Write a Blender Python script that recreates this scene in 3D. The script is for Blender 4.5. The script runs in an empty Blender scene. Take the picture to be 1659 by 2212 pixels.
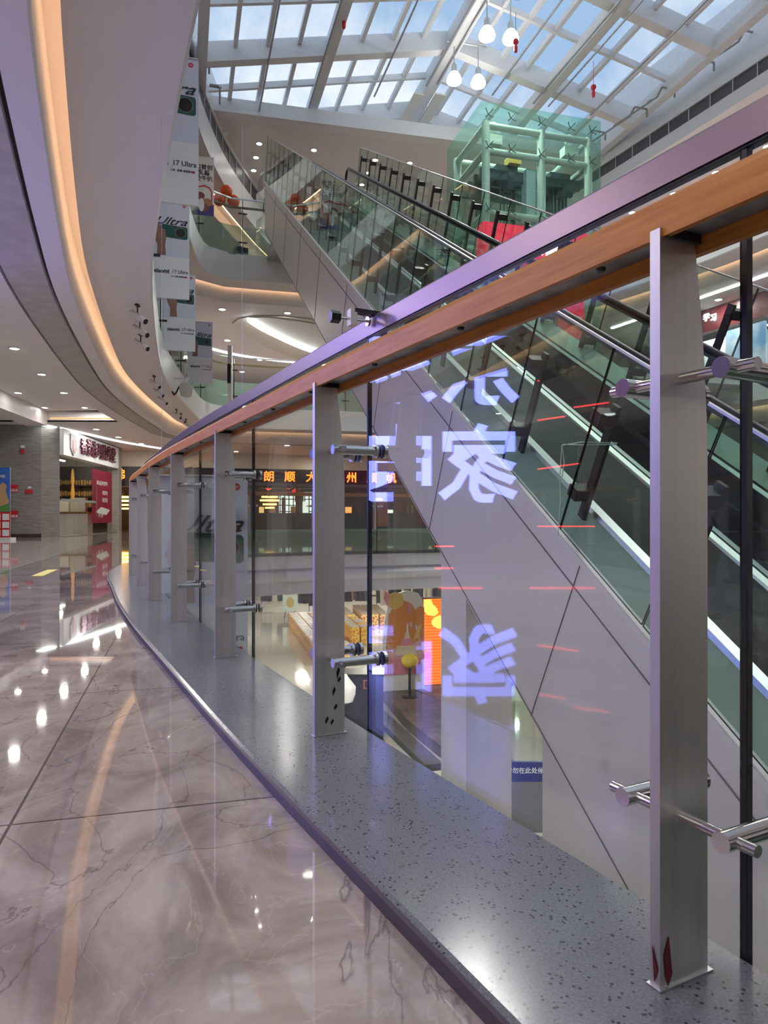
import bpy, bmesh, math, random
from mathutils import Vector, Matrix
random.seed(7)
sc = bpy.context.scene
COL = sc.collection
# ------------------------------------------------------------------ camera
F, HY, CZ = 1534.0, 1116.0, 0.68          # focal length and horizon in pixels of the 1659 x 2212 frame
cd = bpy.data.cameras.new('camera'); cam = bpy.data.objects.new('camera', cd); COL.objects.link(cam)
cd.sensor_fit = 'VERTICAL'; cd.sensor_height = 36.0; cd.lens = F / 2212 * 36.0
cd.shift_y = (HY - 1106) / 2212; cd.clip_start = 0.05; cd.clip_end = 500
cam.location = (0, 0, CZ); cam.rotation_euler = (math.pi / 2, 0, 0); sc.camera = cam
# ------------------------------------------------------------------ exposure, light paths
vs = sc.view_settings
vs.view_transform = 'Standard'; vs.look = 'None'; vs.gamma = 1.0; vs.exposure = 0.42; vs.use_curve_mapping = False
cy = sc.cycles
cy.max_bounces = 6; cy.diffuse_bounces = 3; cy.glossy_bounces = 3; cy.transmission_bounces = 4
cy.transparent_max_bounces = 22; cy.caustics_reflective = False; cy.caustics_refractive = False
cy.sample_clamp_indirect = 4.0; cy.sample_clamp_direct = 0.0
cy.use_denoising = True
cy.use_adaptive_sampling = True; cy.adaptive_threshold = .05
# ------------------------------------------------------------------ sky
w = bpy.data.worlds.new('sky'); sc.world = w; w.use_nodes = True
nt = w.node_tree; nt.nodes.clear()
out = nt.nodes.new('ShaderNodeOutputWorld'); bg = nt.nodes.new('ShaderNodeBackground')
tc = nt.nodes.new('ShaderNodeTexCoord'); ns = nt.nodes.new('ShaderNodeTexNoise'); rp = nt.nodes.new('ShaderNodeValToRGB')
ns.inputs['Scale'].default_value = 3.6; ns.inputs['Detail'].default_value = 6; ns.inputs['Roughness'].default_value = .55
rp.color_ramp.elements[0].position = .42; rp.color_ramp.elements[0].color = (.30, .47, .72, 1)
rp.color_ramp.elements[1].position = .60; rp.color_ramp.elements[1].color = (.92, .95, 1.0, 1)
nt.links.new(tc.outputs['Generated'], ns.inputs['Vector']); nt.links.new(ns.outputs['Fac'], rp.inputs['Fac'])
nt.links.new(rp.outputs['Color'], bg.inputs['Color']); bg.inputs['Strength'].default_value = .86
nt.links.new(bg.outputs['Background'], out.inputs['Surface'])

# ------------------------------------------------------------------ light power (tuning block)
P_PENDANT, P_DOWN, P_HALL, P_LOWER, P_PURPLE, P_UPPER = 480.0, 34.0, 45.0, 310.0, 24.0, 110.0
S_COVE, S_SIGN, S_LED = 5.6, 11.0, 7.0

# ------------------------------------------------------------------ helpers
E1 = Vector((-.2714, .9625, 0)); E2 = Vector((.9625, .2714, 0)); UP = Vector((0, 0, 1))

def W(px, py, d):                           # the world point seen at a pixel at depth d
    return Vector(((px - 829.5) * d / F, d, CZ + (HY - py) * d / F))

def Wz(px, py, z):                          # ... at height z
    d = (z - CZ) * F / (HY - py)
    return Vector(((px - 829.5) * d / F, d, z))

class MB:
    def __init__(s): s.v = []; s.f = []; s.m = []
    def add(s, vs_, fs, mi=0):
        n = len(s.v); s.v += [tuple(p) for p in vs_]
        for f in fs: s.f.append(tuple(i + n for i in f)); s.m.append(mi)
        return s
    def box(s, c, size, ax=None, mi=0):
        c = Vector(c); a = ax or (Vector((1, 0, 0)), Vector((0, 1, 0)), UP)
        h = [a[i] * (size[i] / 2) for i in range(3)]
        P = [c + h[0] * x + h[1] * y + h[2] * z for x in (-1, 1) for y in (-1, 1) for z in (-1, 1)]
        return s.add(P, [(0, 1, 3, 2), (4, 6, 7, 5), (0, 4, 5, 1), (2, 3, 7, 6), (0, 2, 6, 4), (1, 5, 7, 3)], mi)
    def bar(s, p0, p1, wd, ht, up=UP, mi=0):    # rectangular bar from p0 to p1
        p0, p1 = Vector(p0), Vector(p1); d = (p1 - p0); L = d.length; d.normalize()
        sd = d.cross(up).normalized(); u = sd.cross(d)
        return s.box((p0 + p1) / 2, (L, wd, ht), (d, sd, u), mi)
    def tube(s, p0, p1, r, n=12, r1=None, mi=0, caps=True):
        p0, p1 = Vector(p0), Vector(p1); d = (p1 - p0).normalized(); r1 = r if r1 is None else r1
        a = d.orthogonal().normalized(); b = d.cross(a); P = []
        for p, q in ((p0, r), (p1, r1)):
            P += [p + (a * math.cos(2 * math.pi * i / n) + b * math.sin(2 * math.pi * i / n)) * q for i in range(n)]
        fs = [(i, (i + 1) % n, n + (i + 1) % n, n + i) for i in range(n)]
        if caps: fs += [tuple(range(n - 1, -1, -1)), tuple(range(n, 2 * n))]
        return s.add(P, fs, mi)
    def path(s, pts, r, n=8):
        pts = [Vector(p) for p in pts]
        for i in range(len(pts) - 1): s.tube(pts[i], pts[i + 1], r, n)
        return s
    def poly(s, pts, mi=0): return s.add(pts, [tuple(range(len(pts)))], mi)
    def prism(s, pts, ext, mi=0):
        n = len(pts); e = Vector(ext); P = [Vector(p) for p in pts]; P += [p + e for p in P]
        return s.add(P, [tuple(range(n - 1, -1, -1)), tuple(range(n, 2 * n))] + [(i, (i + 1) % n, n + (i + 1) % n, n + i) for i in range(n)], mi)
    def lathe(s, prof, c, n=20, mi=0):          # profile (r, z) round the vertical through c
        c = Vector(c); P = []; k = len(prof)
        for r, z in prof:
            P += [c + Vector((r * math.cos(2 * math.pi * i / n), r * math.sin(2 * math.pi * i / n), z)) for i in range(n)]
        fs = [(j * n + i, j * n + (i + 1) % n, (j + 1) * n + (i + 1) % n, (j + 1) * n + i) for j in range(k - 1) for i in range(n)]
        fs += [tuple(range(n - 1, -1, -1)), tuple(range((k - 1) * n, k * n))]
        return s.add(P, fs, mi)
    def ball(s, c, r, n=12, sq=1.0):
        return s.lathe([(max(.001, r * math.sin(math.pi * j / 8)), -r * sq * math.cos(math.pi * j / 8)) for j in range(9)], c, n)
    def build(s, name, mat, parent=None, smooth=False):
        me = bpy.data.meshes.new(name); me.from_pydata(s.v, [], s.f)
        ms = mat if isinstance(mat, (list, tuple)) else [mat]
        for m in ms: me.materials.append(m)
        if len(ms) > 1:
            for p, i in zip(me.polygons, s.m): p.material_index = i
        bm = bmesh.new(); bm.from_mesh(me); bmesh.ops.recalc_face_normals(bm, faces=bm.faces); bm.to_mesh(me); bm.free()
        if smooth:
            for p in me.polygons: p.use_smooth = True
            try: me.set_sharp_from_angle(angle=math.radians(38))
            except Exception: pass
        o = bpy.data.objects.new(name, me); COL.objects.link(o)
        if parent: o.parent = parent
        return o

def tag(o, label, cat, group=None):
    o['label'] = label; o['category'] = cat
    if group: o['group'] = group
    return o

def thing(name, label, cat, loc=(0, 0, 0), rz=0.0, group=None):
    o = bpy.data.objects.new(name, None); COL.objects.link(o); o.location = loc; o.rotation_euler = (0, 0, rz)
    return tag(o, label, cat, group)

def struct(o, label=None):
    o['kind'] = 'structure'
    if label: o['label'] = label
    return o

def group_empty(name, label):                # an Empty of the setting that parents structural parts
    o = bpy.data.objects.new(name, None); COL.objects.link(o); o['kind'] = 'structure'; o['label'] = label
    return o

def dup(o, parent=None, **kw):
    c = o.copy(); COL.objects.link(c); c.parent = parent
    for ch in list(o.children): dup(ch, c)
    for k, v in kw.items():
        if k == 'label': c['label'] = v
        else: setattr(c, k, v)
    return c

def smooth_path(pts, step=.5):
    P = [Vector((p[0], p[1], 0)) for p in pts]; outp = []
    for i in range(len(P) - 1):
        a = P[i - 1] if i else P[0] * 2 - P[1]; b, c = P[i], P[i + 1]
        d = P[i + 2] if i + 2 < len(P) else P[-1] * 2 - P[-2]
        n = max(1, int((c - b).length / step))
        for k in range(n):
            t = k / n
            outp.append(.5 * (2 * b + (c - a) * t + (2 * a - 5 * b + 4 * c - d) * t * t + (3 * b - a - 3 * c + d) * t ** 3))
    outp.append(P[-1]); return outp

def normals(path):                            # unit normals to the left of the walking direction
    N = []
    for i, p in enumerate(path):
        t = path[min(i + 1, len(path) - 1)] - path[max(i - 1, 0)]
        t.normalize(); N.append(Vector((-t.y, t.x, 0)))
    return N

def offset(path, o):
    return [p + n * o for p, n in zip(path, normals(path))]

def sweep(mb, path, prof, closed=False, mi=0, caps=False):
    N = normals(path); k = len(prof); P = []
    for p, n in zip(path, N):
        for o, z in prof: P.append(p + n * o + UP * z)
    fs = []
    for i in range(len(path) - 1):
        for j in range(k if closed else k - 1):
            a = i * k + j; b = i * k + (j + 1) % k
            fs.append((a, b, b + k, a + k))
    if caps and closed:
        fs += [tuple(range(k)), tuple(range((len(path) - 1) * k, len(path) * k))]
    return mb.add(P, fs, mi)

def cum(path):
    L = [0.0]
    for i in range(len(path) - 1): L.append(L[-1] + (path[i + 1] - path[i]).length)
    return L

def at_len(path, L, s):
    for i in range(len(path) - 1):
        if L[i + 1] >= s or i == len(path) - 2:
            t = (s - L[i]) / max(1e-6, L[i + 1] - L[i]); p = path[i].lerp(path[i + 1], t)
            d = (path[i + 1] - path[i]).normalized(); return p, d

def text(name, s, size, c, right, up, mat, parent=None, bold=.0, ext=.004, align='CENTER'):
    cu = bpy.data.curves.new(name, 'FONT'); cu.body = s; cu.size = size; cu.align_x = align; cu.align_y = 'CENTER'
    cu.extrude = ext; cu.offset = bold * size; cu.resolution_u = 2
    o = bpy.data.objects.new(name + '_curve', cu); COL.objects.link(o)
    dg = bpy.context.evaluated_depsgraph_get(); me = bpy.data.meshes.new_from_object(o.evaluated_get(dg))
    bpy.data.objects.remove(o); bpy.data.curves.remove(cu)
    me.name = name; me.materials.clear(); me.materials.append(mat)
    r = Vector(right).normalized(); u = Vector(up).normalized(); n = r.cross(u)
    M = Matrix((r, u, n)).transposed().to_4x4(); M.translation = Vector(c)
    me.transform(M)
    q = bpy.data.objects.new(name, me); COL.objects.link(q)
    if parent: q.parent = parent
    return q

# ------------------------------------------------------------------ materials
def mat(name, col, rough=.5, metal=0.0, spec=.5, emit=None, estr=0.0, coat=0.0):
    m = bpy.data.materials.new(name); m.use_nodes = True; b = m.node_tree.nodes['Principled BSDF']
    b.inputs['Base Color'].default_value = (*col, 1); b.inputs['Roughness'].default_value = rough
    b.inputs['Metallic'].default_value = metal; b.inputs['Specular IOR Level'].default_value = spec
    b.inputs['Coat Weight'].default_value = coat
    if emit: b.inputs['Emission Color'].default_value = (*emit, 1); b.inputs['Emission Strength'].default_value = estr
    return m

def noisy(m, c0, c1, scale=8, detail=4, lo=.35, hi=.65, stretch=None, rot=None, bump=0.0):
    nt = m.node_tree; b = nt.nodes['Principled BSDF']
    t = nt.nodes.new('ShaderNodeTexCoord'); mp = nt.nodes.new('ShaderNodeMapping'); n = nt.nodes.new('ShaderNodeTexNoise'); r = nt.nodes.new('ShaderNodeValToRGB')
    if stretch: mp.inputs['Scale'].default_value = stretch
    if rot: mp.inputs['Rotation'].default_value = rot
    n.inputs['Scale'].default_value = scale; n.inputs['Detail'].default_value = detail
    r.color_ramp.elements[0].position = lo; r.color_ramp.elements[0].color = (*c0, 1)
    r.color_ramp.elements[1].position = hi; r.color_ramp.elements[1].color = (*c1, 1)
    nt.links.new(t.outputs['Object'], mp.inputs['Vector']); nt.links.new(mp.outputs['Vector'], n.inputs['Vector'])
    nt.links.new(n.outputs['Fac'], r.inputs['Fac']); nt.links.new(r.outputs['Color'], b.inputs['Base Color'])
    if bump:
        bp = nt.nodes.new('ShaderNodeBump'); bp.inputs['Strength'].default_value = bump; bp.inputs['Distance'].default_value = .01
        nt.links.new(n.outputs['Fac'], bp.inputs['Height']); nt.links.new(bp.outputs['Normal'], b.inputs['Normal'])
    return m

def emis(name, col, s):
    m = bpy.data.materials.new(name); m.use_nodes = True; nt = m.node_tree; nt.nodes.clear()
    e = nt.nodes.new('ShaderNodeEmission'); o = nt.nodes.new('ShaderNodeOutputMaterial')
    e.inputs['Color'].default_value = (*col, 1); e.inputs['Strength'].default_value = s
    nt.links.new(e.outputs[0], o.inputs['Surface']); return m

def glass(name, tint, refl=1.0, ior=1.5, milk=0.0, milk_col=(.7, .8, .75)):
    m = bpy.data.materials.new(name); m.use_nodes = True; nt = m.node_tree; nt.nodes.clear()
    o = nt.nodes.new('ShaderNodeOutputMaterial'); t = nt.nodes.new('ShaderNodeBsdfTransparent'); g = nt.nodes.new('ShaderNodeBsdfGlossy')
    fr = nt.nodes.new('ShaderNodeFresnel'); mx = nt.nodes.new('ShaderNodeMixShader'); mu = nt.nodes.new('ShaderNodeMath'); mu.operation = 'MULTIPLY'
    t.inputs['Color'].default_value = (*tint, 1); g.inputs['Roughness'].default_value = 0.0; g.inputs['Color'].default_value = (.97, 1, .98, 1)
    fr.inputs['IOR'].default_value = ior; mu.inputs[1].default_value = refl
    geo = nt.nodes.new('ShaderNodeNewGeometry'); 
    # the same reflection from either side of the sheet
    mxn = nt.nodes.new('ShaderNodeMix'); mxn.data_type = 'FLOAT'; mxn.inputs['A'].default_value = ior; mxn.inputs['B'].default_value = 1 / ior
    iv = nt.nodes.new('ShaderNodeMath'); iv.operation = 'ADD'; iv.inputs[0].default_value = 0
    nt.links.new(geo.outputs['Backfacing'], mxn.inputs['Factor']); nt.links.new(mxn.outputs['Result'], fr.inputs['IOR'])
    nt.links.new(fr.outputs['Fac'], mu.inputs[0]); nt.links.new(mu.outputs[0], mx.inputs['Fac'])
    base = t.outputs[0]
    if milk:
        d = nt.nodes.new('ShaderNodeBsdfTranslucent'); d2 = nt.nodes.new('ShaderNodeBsdfDiffuse'); a = nt.nodes.new('ShaderNodeMixShader'); k = nt.nodes.new('ShaderNodeMixShader')
        d.inputs['Color'].default_value = (*milk_col, 1); d2.inputs['Color'].default_value = (*milk_col, 1)
        nt.links.new(d.outputs[0], a.inputs[1]); nt.links.new(d2.outputs[0], a.inputs[2]); a.inputs['Fac'].default_value = .5
        k.inputs['Fac'].default_value = milk
        nt.links.new(t.outputs[0], k.inputs[1]); nt.links.new(a.outputs[0], k.inputs[2]); base = k.outputs[0]
    nt.links.new(base, mx.inputs[1]); nt.links.new(g.outputs[0], mx.inputs[2]); nt.links.new(mx.outputs[0], o.inputs['Surface'])
    return m

M_white = mat('white_panel', (.74, .735, .74), .38)
M_soffit = mat('soffit_paint', (.70, .665, .665), .6)
M_ceil = mat('ceiling_paint', (.72, .69, .68), .6)
M_cream = mat('cream_panel', (.78, .72, .6), .5)
M_dark = mat('dark_slot', (.015, .015, .018), .6)
M_vent = noisy(mat('vent_grille', (.08, .08, .09), .5), (.05, .05, .055), (.13, .13, .14), 60, 2)
M_steel = mat('brushed_steel', (.7, .67, .65), .42, 1.0)
noisy(M_steel, (.63, .595, .565), (.77, .735, .70), 30, 3, .3, .7, (1, 1, .02))
M_polish = mat('polished_steel', (.66, .64, .63), .16, 1.0)
M_cap = mat('cap_steel', (.27, .195, .215), .34, 1.0)
M_alu = mat('aluminium', (.58, .60, .59), .36, 1.0)
M_black = mat('black_rubber', (.012, .012, .013), .35)
M_blackm = mat('black_metal', (.03, .028, .028), .4, .2)
M_bracket = mat('bracket_brown', (.045, .038, .036), .45, .3)
M_wood = noisy(mat('rail_wood', (.42, .19, .07), .45, spec=.3), (.44, .155, .028), (.60, .25, .06), 6, 5, .3, .7, (1, 1, 14))
M_strip = noisy(mat('rail_strip', (.3, .32, .34), .5, .7), (.20, .22, .24), (.38, .40, .42), 14, 3)
M_glass = glass('clear_glass', (.985, .995, .985), 1.0)
M_edge = mat('glass_edge', (.006, .012, .011), .2)
M_glass2 = glass('green_glass', (.90, .96, .93), .9)
M_shaft = glass('shaft_glass', (.68, .86, .78), .7, milk=.025, milk_col=(.45, .68, .58))
M_film = glass('frosted_film', (.60, .74, .67), .4, milk=.55, milk_col=(.42, .56, .48))
M_stone_w = noisy(mat('stone_wall', (.3, .28, .26), .5), (.21, .19, .178), (.30, .275, .26), 3, 5, .35, .65, (1, 1, 9))
M_tile_low = mat('lower_tile', (.40, .39, .36), .06, coat=.5)
M_red = mat('red_paint', (.55, .02, .03), .4)
M_maroon = mat('maroon_panel', (.16, .02, .03), .35)
M_orange_e = emis('orange_led', (1.0, .19, .02), 3.2)
M_cove = emis('cove_led', (1.0, .58, .31), S_COVE)
M_ledw = emis('white_led', (.92, 1.0, .97), S_LED)
M_down = emis('downlight_led', (1.0, .97, .93), 26)
M_pend = emis('pendant_bulb', (1.0, .98, .95), 14)
M_purple_e = emis('blue_led', (.20, .23, 1.0), S_SIGN)
M_whitetxt = emis('white_sign', (.85, .95, 1.0), 4)
M_redled = emis('red_led', (1.0, .03, .03), 9)
M_bulb_o = emis('warm_bulb', (1.0, .55, .12), 5)
M_paper = mat('banner_white', (.80, .80, .82), .5)
M_paper2 = mat('banner_lilac', (.66, .68, .80), .5)
M_ink = mat('ink_black', (.012, .012, .014), .5)
M_badge = mat('badge_red', (.62, .02, .03), .5)
M_phone = mat('phone_green', (.01, .09, .07), .35)
M_lens = mat('lens_black', (.006, .009, .009), .2)
M_skin = mat('skin_brown', (.30, .15, .11), .5)
M_navy = mat('navy_panel', (.012, .014, .03), .35)

def marble():
    m = mat('marble', (.33, .29, .28), .035); nt = m.node_tree; b = nt.nodes['Principled BSDF']
    t = nt.nodes.new('ShaderNodeTexCoord'); mp = nt.nodes.new('ShaderNodeMapping'); mp.inputs['Rotation'].default_value = (0, 0, math.radians(-15.75)); mp.inputs['Scale'].default_value = (1, .62, 1)
    nt.links.new(t.outputs['Object'], mp.inputs['Vector'])
    n1 = nt.nodes.new('ShaderNodeTexNoise'); n1.inputs['Scale'].default_value = 3.4; n1.inputs['Detail'].default_value = 9; n1.inputs['Roughness'].default_value = .62; n1.inputs['Distortion'].default_value = 1.1
    r1 = nt.nodes.new('ShaderNodeValToRGB'); e = r1.color_ramp.elements
    e[0].position = .32; e[0].color = (.235, .18, .165, 1); e[1].position = .66; e[1].color = (.52, .435, .40, 1)
    n2 = nt.nodes.new('ShaderNodeTexNoise'); n2.inputs['Scale'].default_value = 3.6; n2.inputs['Detail'].default_value = 7; n2.inputs['Distortion'].default_value = 1.6
    ab = nt.nodes.new('ShaderNodeMath'); ab.operation = 'SUBTRACT'; ab.inputs[1].default_value = .5
    ab2 = nt.nodes.new('ShaderNodeMath'); ab2.operation = 'ABSOLUTE'
    r2 = nt.nodes.new('ShaderNodeValToRGB'); r2.color_ramp.elements[0].position = .0; r2.color_ramp.elements[0].color = (.30, .30, .30, 1); r2.color_ramp.elements[1].position = .007; r2.color_ramp.elements[1].color = (0, 0, 0, 1)
    n3 = nt.nodes.new('ShaderNodeTexNoise'); n3.inputs['Scale'].default_value = 2.4; n3.inputs['Detail'].default_value = 6; n3.inputs['Distortion'].default_value = 1.0
    s3 = nt.nodes.new('ShaderNodeMath'); s3.operation = 'SUBTRACT'; s3.inputs[1].default_value = .47
    a3 = nt.nodes.new('ShaderNodeMath'); a3.operation = 'ABSOLUTE'
    r3 = nt.nodes.new('ShaderNodeValToRGB'); r3.color_ramp.elements[0].position = 0; r3.color_ramp.elements[0].color = (.6, .6, .6, 1); r3.color_ramp.elements[1].position = .006; r3.color_ramp.elements[1].color = (0, 0, 0, 1)
    mx = nt.nodes.new('ShaderNodeMix'); mx.data_type = 'RGBA'; mx.inputs['B'].default_value = (.62, .54, .48, 1)
    mx3 = nt.nodes.new('ShaderNodeMix'); mx3.data_type = 'RGBA'; mx3.inputs['B'].default_value = (.08, .065, .065, 1)
    br = nt.nodes.new('ShaderNodeTexBrick'); br.offset = 0.0; br.inputs['Scale'].default_value = 1.0
    br.inputs['Mortar Size'].default_value = .0035; br.inputs['Brick Width'].default_value = .80; br.inputs['Row Height'].default_value = 1.272; br.inputs['Mortar Smooth'].default_value = 0
    br.inputs['Color1'].default_value = (1, 1, 1, 1); br.inputs['Color2'].default_value = (.9, .9, .9, 1); br.inputs['Mortar'].default_value = (.22, .2, .2, 1)
    mp2 = nt.nodes.new('ShaderNodeMapping'); mp2.inputs['Rotation'].default_value = (0, 0, math.radians(-15.75)); mp2.inputs['Location'].default_value = (.385, .736, 0)
    nt.links.new(t.outputs['Object'], mp2.inputs['Vector']); nt.links.new(mp2.outputs['Vector'], br.inputs['Vector'])
    mul = nt.nodes.new('ShaderNodeMix'); mul.data_type = 'RGBA'; mul.blend_type = 'MULTIPLY'; mul.inputs['Factor'].default_value = 1
    L = nt.links.new
    for n in (n1, n2, n3): L(mp.outputs['Vector'], n.inputs['Vector'])
    L(n1.outputs['Fac'], r1.inputs['Fac']); L(n2.outputs['Fac'], ab.inputs[0]); L(ab.outputs[0], ab2.inputs[0]); L(ab2.outputs[0], r2.inputs['Fac'])
    L(n3.outputs['Fac'], s3.inputs[0]); L(s3.outputs[0], a3.inputs[0]); L(a3.outputs[0], r3.inputs['Fac'])
    L(r2.outputs['Color'], mx.inputs['Factor']); L(r1.outputs['Color'], mx.inputs['A'])
    L(r3.outputs['Color'], mx3.inputs['Factor']); L(mx.outputs['Result'], mx3.inputs['A'])
    L(mx3.outputs['Result'], mul.inputs['A']); L(br.outputs['Color'], mul.inputs['B']); L(mul.outputs['Result'], b.inputs['Base Color'])
    bp = nt.nodes.new('ShaderNodeBump'); bp.inputs['Strength'].default_value = .003; bp.inputs['Distance'].default_value = .02
    L(n1.outputs['Fac'], bp.inputs['Height']); L(bp.outputs['Normal'], b.inputs['Normal'])
    b.inputs['Coat Weight'].default_value = .4; b.inputs['Coat Roughness'].default_value = .008
    return m
M_marble = marble()

def granite():
    m = mat('granite', (.2, .21, .24), .16); nt = m.node_tree; b = nt.nodes['Principled BSDF']
    t = nt.nodes.new('ShaderNodeTexCoord'); v = nt.nodes.new('ShaderNodeTexVoronoi'); v.inputs['Scale'].default_value = 84; v.inputs['Randomness'].default_value = 1
    r = nt.nodes.new('ShaderNodeValToRGB'); r.color_ramp.elements[0].position = .20; r.color_ramp.elements[0].color = (1, 1, 1, 1); r.color_ramp.elements[1].position = .27; r.color_ramp.elements[1].color = (0, 0, 0, 1)
    n = nt.nodes.new('ShaderNodeTexNoise'); n.inputs['Scale'].default_value = 26; n.inputs['Detail'].default_value = 2
    gt = nt.nodes.new('ShaderNodeMath'); gt.operation = 'GREATER_THAN'; gt.inputs[1].default_value = .46
    mu = nt.nodes.new('ShaderNodeMath'); mu.operation = 'MULTIPLY'
    n2 = nt.nodes.new('ShaderNodeTexNoise'); n2.inputs['Scale'].default_value = 220; n2.inputs['Detail'].default_value = 2
    r2 = nt.nodes.new('ShaderNodeValToRGB'); r2.color_ramp.elements[0].position = .3; r2.color_ramp.elements[0].color = (.13, .137, .155, 1); r2.color_ramp.elements[1].position = .7; r2.color_ramp.elements[1].color = (.215, .222, .25, 1)
    mx = nt.nodes.new('ShaderNodeMix'); mx.data_type = 'RGBA'; mx.inputs['B'].default_value = (.035, .035, .04, 1)
    L = nt.links.new
    for q in (v, n, n2): L(t.outputs['Object'], q.inputs['Vector'])
    L(v.outputs['Distance'], r.inputs['Fac']); L(n.outputs['Fac'], gt.inputs[0]); L(r.outputs['Color'], mu.inputs[0]); L(gt.outputs[0], mu.inputs[1])
    L(n2.outputs['Fac'], r2.inputs['Fac']); L(mu.outputs[0], mx.inputs['Factor']); L(r2.outputs['Color'], mx.inputs['A']); L(mx.outputs['Result'], b.inputs['Base Color'])
    return m
M_granite = granite()

def pane():
    m = bpy.data.materials.new('roof_pane'); m.use_nodes = True; nt = m.node_tree; nt.nodes.clear(); L = nt.links.new
    o = nt.nodes.new('ShaderNodeOutputMaterial'); t = nt.nodes.new('ShaderNodeBsdfTransparent'); d = nt.nodes.new('ShaderNodeBsdfTranslucent'); mx = nt.nodes.new('ShaderNodeMixShader')
    tc = nt.nodes.new('ShaderNodeTexCoord'); wv = nt.nodes.new('ShaderNodeTexWave'); wv.inputs['Scale'].default_value = 5.5; wv.inputs['Distortion'].default_value = .3
    mr = nt.nodes.new('ShaderNodeMapRange'); mr.inputs['To Min'].default_value = .10; mr.inputs['To Max'].default_value = .30
    t.inputs['Color'].default_value = (.93, .96, .97, 1); d.inputs['Color'].default_value = (.8, .84, .86, 1)
    L(tc.outputs['Object'], wv.inputs['Vector']); L(wv.outputs['Fac'], mr.inputs['Value']); L(mr.outputs['Result'], mx.inputs['Fac'])
    L(t.outputs[0], mx.inputs[1]); L(d.outputs[0], mx.inputs[2]); L(mx.outputs[0], o.inputs['Surface']); return m
M_pane = pane()

# ------------------------------------------------------------------ lamps
def area(name, loc, power, size, col=(1, .96, .9), rot=(0, 0, 0), shape='DISK', spread=math.pi):
    l = bpy.data.lights.new(name, 'AREA'); l.energy = power; l.size = size; l.color = col; l.shape = shape; l.spread = spread
    o = bpy.data.objects.new(name, l); COL.objects.link(o); o.location = loc; o.rotation_euler = rot; return o

def spot(name, loc, power, r=.2, col=(1, .97, .93), cone=150):
    l = bpy.data.lights.new(name, 'SPOT'); l.energy = power; l.shadow_soft_size = r; l.color = col; l.spot_size = math.radians(cone); l.spot_blend = .35
    o = bpy.data.objects.new(name, l); COL.objects.link(o); o.location = loc; return o

def point(name, loc, power, r=.1, col=(1, .97, .93), parent=None):
    l = bpy.data.lights.new(name, 'POINT'); l.energy = power; l.shadow_soft_size = r; l.color = col
    o = bpy.data.objects.new(name, l); COL.objects.link(o); o.location = loc
    if parent: o.parent = parent
    return o

# ================================================================== PLAN LINES (floor on the left hand)
POSTS7 = [(.437, 1.048), (-.171, 2.22), (-.767, 3.44), (-1.328, 4.6), (-1.855, 5.76), (-2.38, 7.0), (-2.9, 8.23)]
PL = smooth_path([(6.6, -12), (5.0, -8.4), (2.25, -2.4), (1.63, -1.26), (1.03, -.11)] + POSTS7 + [(-3.3, 9.4), (-3.52, 10.4), (-3.46, 11.4), (-3.05, 12.4), (-2.2, 13.25), (-.9, 13.9), (1.1, 14.75), (3.1, 15.6), (5.1, 16.5), (7.4, 17.4)], .25)
RIGHT = [(8.7, 28.5), (10.5, 24.4), (11.7, 21.6), (13.3, 18), (15, 13.5), (16.5, 9), (18, 4), (19, -2), (20, -12)]
C1R = [(9.4, 17.4), (11.5, 13), (13.5, 6), (15, -2), (16, -12)]
C2 = smooth_path([(7.2, -12), (5.3, -8), (3.15, -4), (1.05, 0), (.07, 2), (-.85, 4), (-1.26, 4.9), (-1.55, 5.6), (-2.52, 8.05), (-3.49, 10.7), (-4.7, 14.7), (-5.55, 17.9), (-6.15, 21.3), (-6.6, 24.7), (-6.85, 27.0), (-6.5, 28.3), (-5.4, 28.9), (-1.3, 29.9), (3, 31.0), (6.2, 31.6), (7.8, 30.4)] + RIGHT, .5)
C3 = smooth_path([(7.2, -12), (5.3, -8), (3.15, -4), (1.05, 0), (-.85, 4), (-2.5, 8.1), (-3.6, 10.8), (-4.8, 15), (-5.5, 18.4), (-5.95, 21.7), (-6.22, 23.9), (-6.15, 25.0), (-5.5, 25.7), (-4.7, 25.9), (-2, 26.6), (2, 27.7), (5.6, 28.7), (7.6, 28.9)] + RIGHT[1:], .5)
L1 = cum(PL)

def outside(path, z, far=((46, -14), (46, 62), (-46, 62), (-46, -14))):   # everything on the floor side of a U-shaped line
    return [Vector((p.x, p.y, z)) for p in path] + [Vector((x, y, z)) for x, y in far]

def slab_poly(path, z, name, m, thick=0.0):
    mb = MB(); P = outside(path, z)
    if thick: mb.prism(P, (0, 0, -thick))
    else: mb.poly(P)
    return struct(mb.build(name, m))

# ------------------------------------------------------------------ first floor (where the camera stands)
FZ = -.03
PLF = PL + [Vector((x, y, 0)) for x, y in C1R]
fl = slab_poly(offset(PL, .27) + [Vector((x, y, 0)) for x, y in C1R], FZ, 'floor', M_marble)
lb = MB(); e = E1; p1 = Wz(0, 1238, FZ + .0015); lb.poly([p1 - e * 20, p1, Wz(245, 1163, FZ + .0015), Wz(240, 1157, FZ + .0015), Wz(128, 1160, FZ + .0015), Vector((-16, 24, FZ + .0015)), Vector((-16, -10, FZ + .0015))])
lb = struct(lb.build('floor_band', noisy(mat('pale_marble', (.5, .46, .44), .04, coat=.3), (.42, .38, .365), (.56, .52, .50), 3, 6)), 'paler marble band of the corridor floor before the shops')
fl['label'] = 'polished brown marble corridor floor with dark joints'
ledge = MB(); sweep(ledge, PL, [(-.12, 0), (.268, 0), (.28, -.006), (.28, -.06), (-.12, -.06)], closed=True)
ledge = struct(ledge.build('trim_1', M_granite), 'speckled grey granite kerb under the steel railing')
nos = MB(); sweep(nos, PL, [(.281, -.001), (.288, -.004), (.288, -.029), (.281, -.029)], closed=True)
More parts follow.
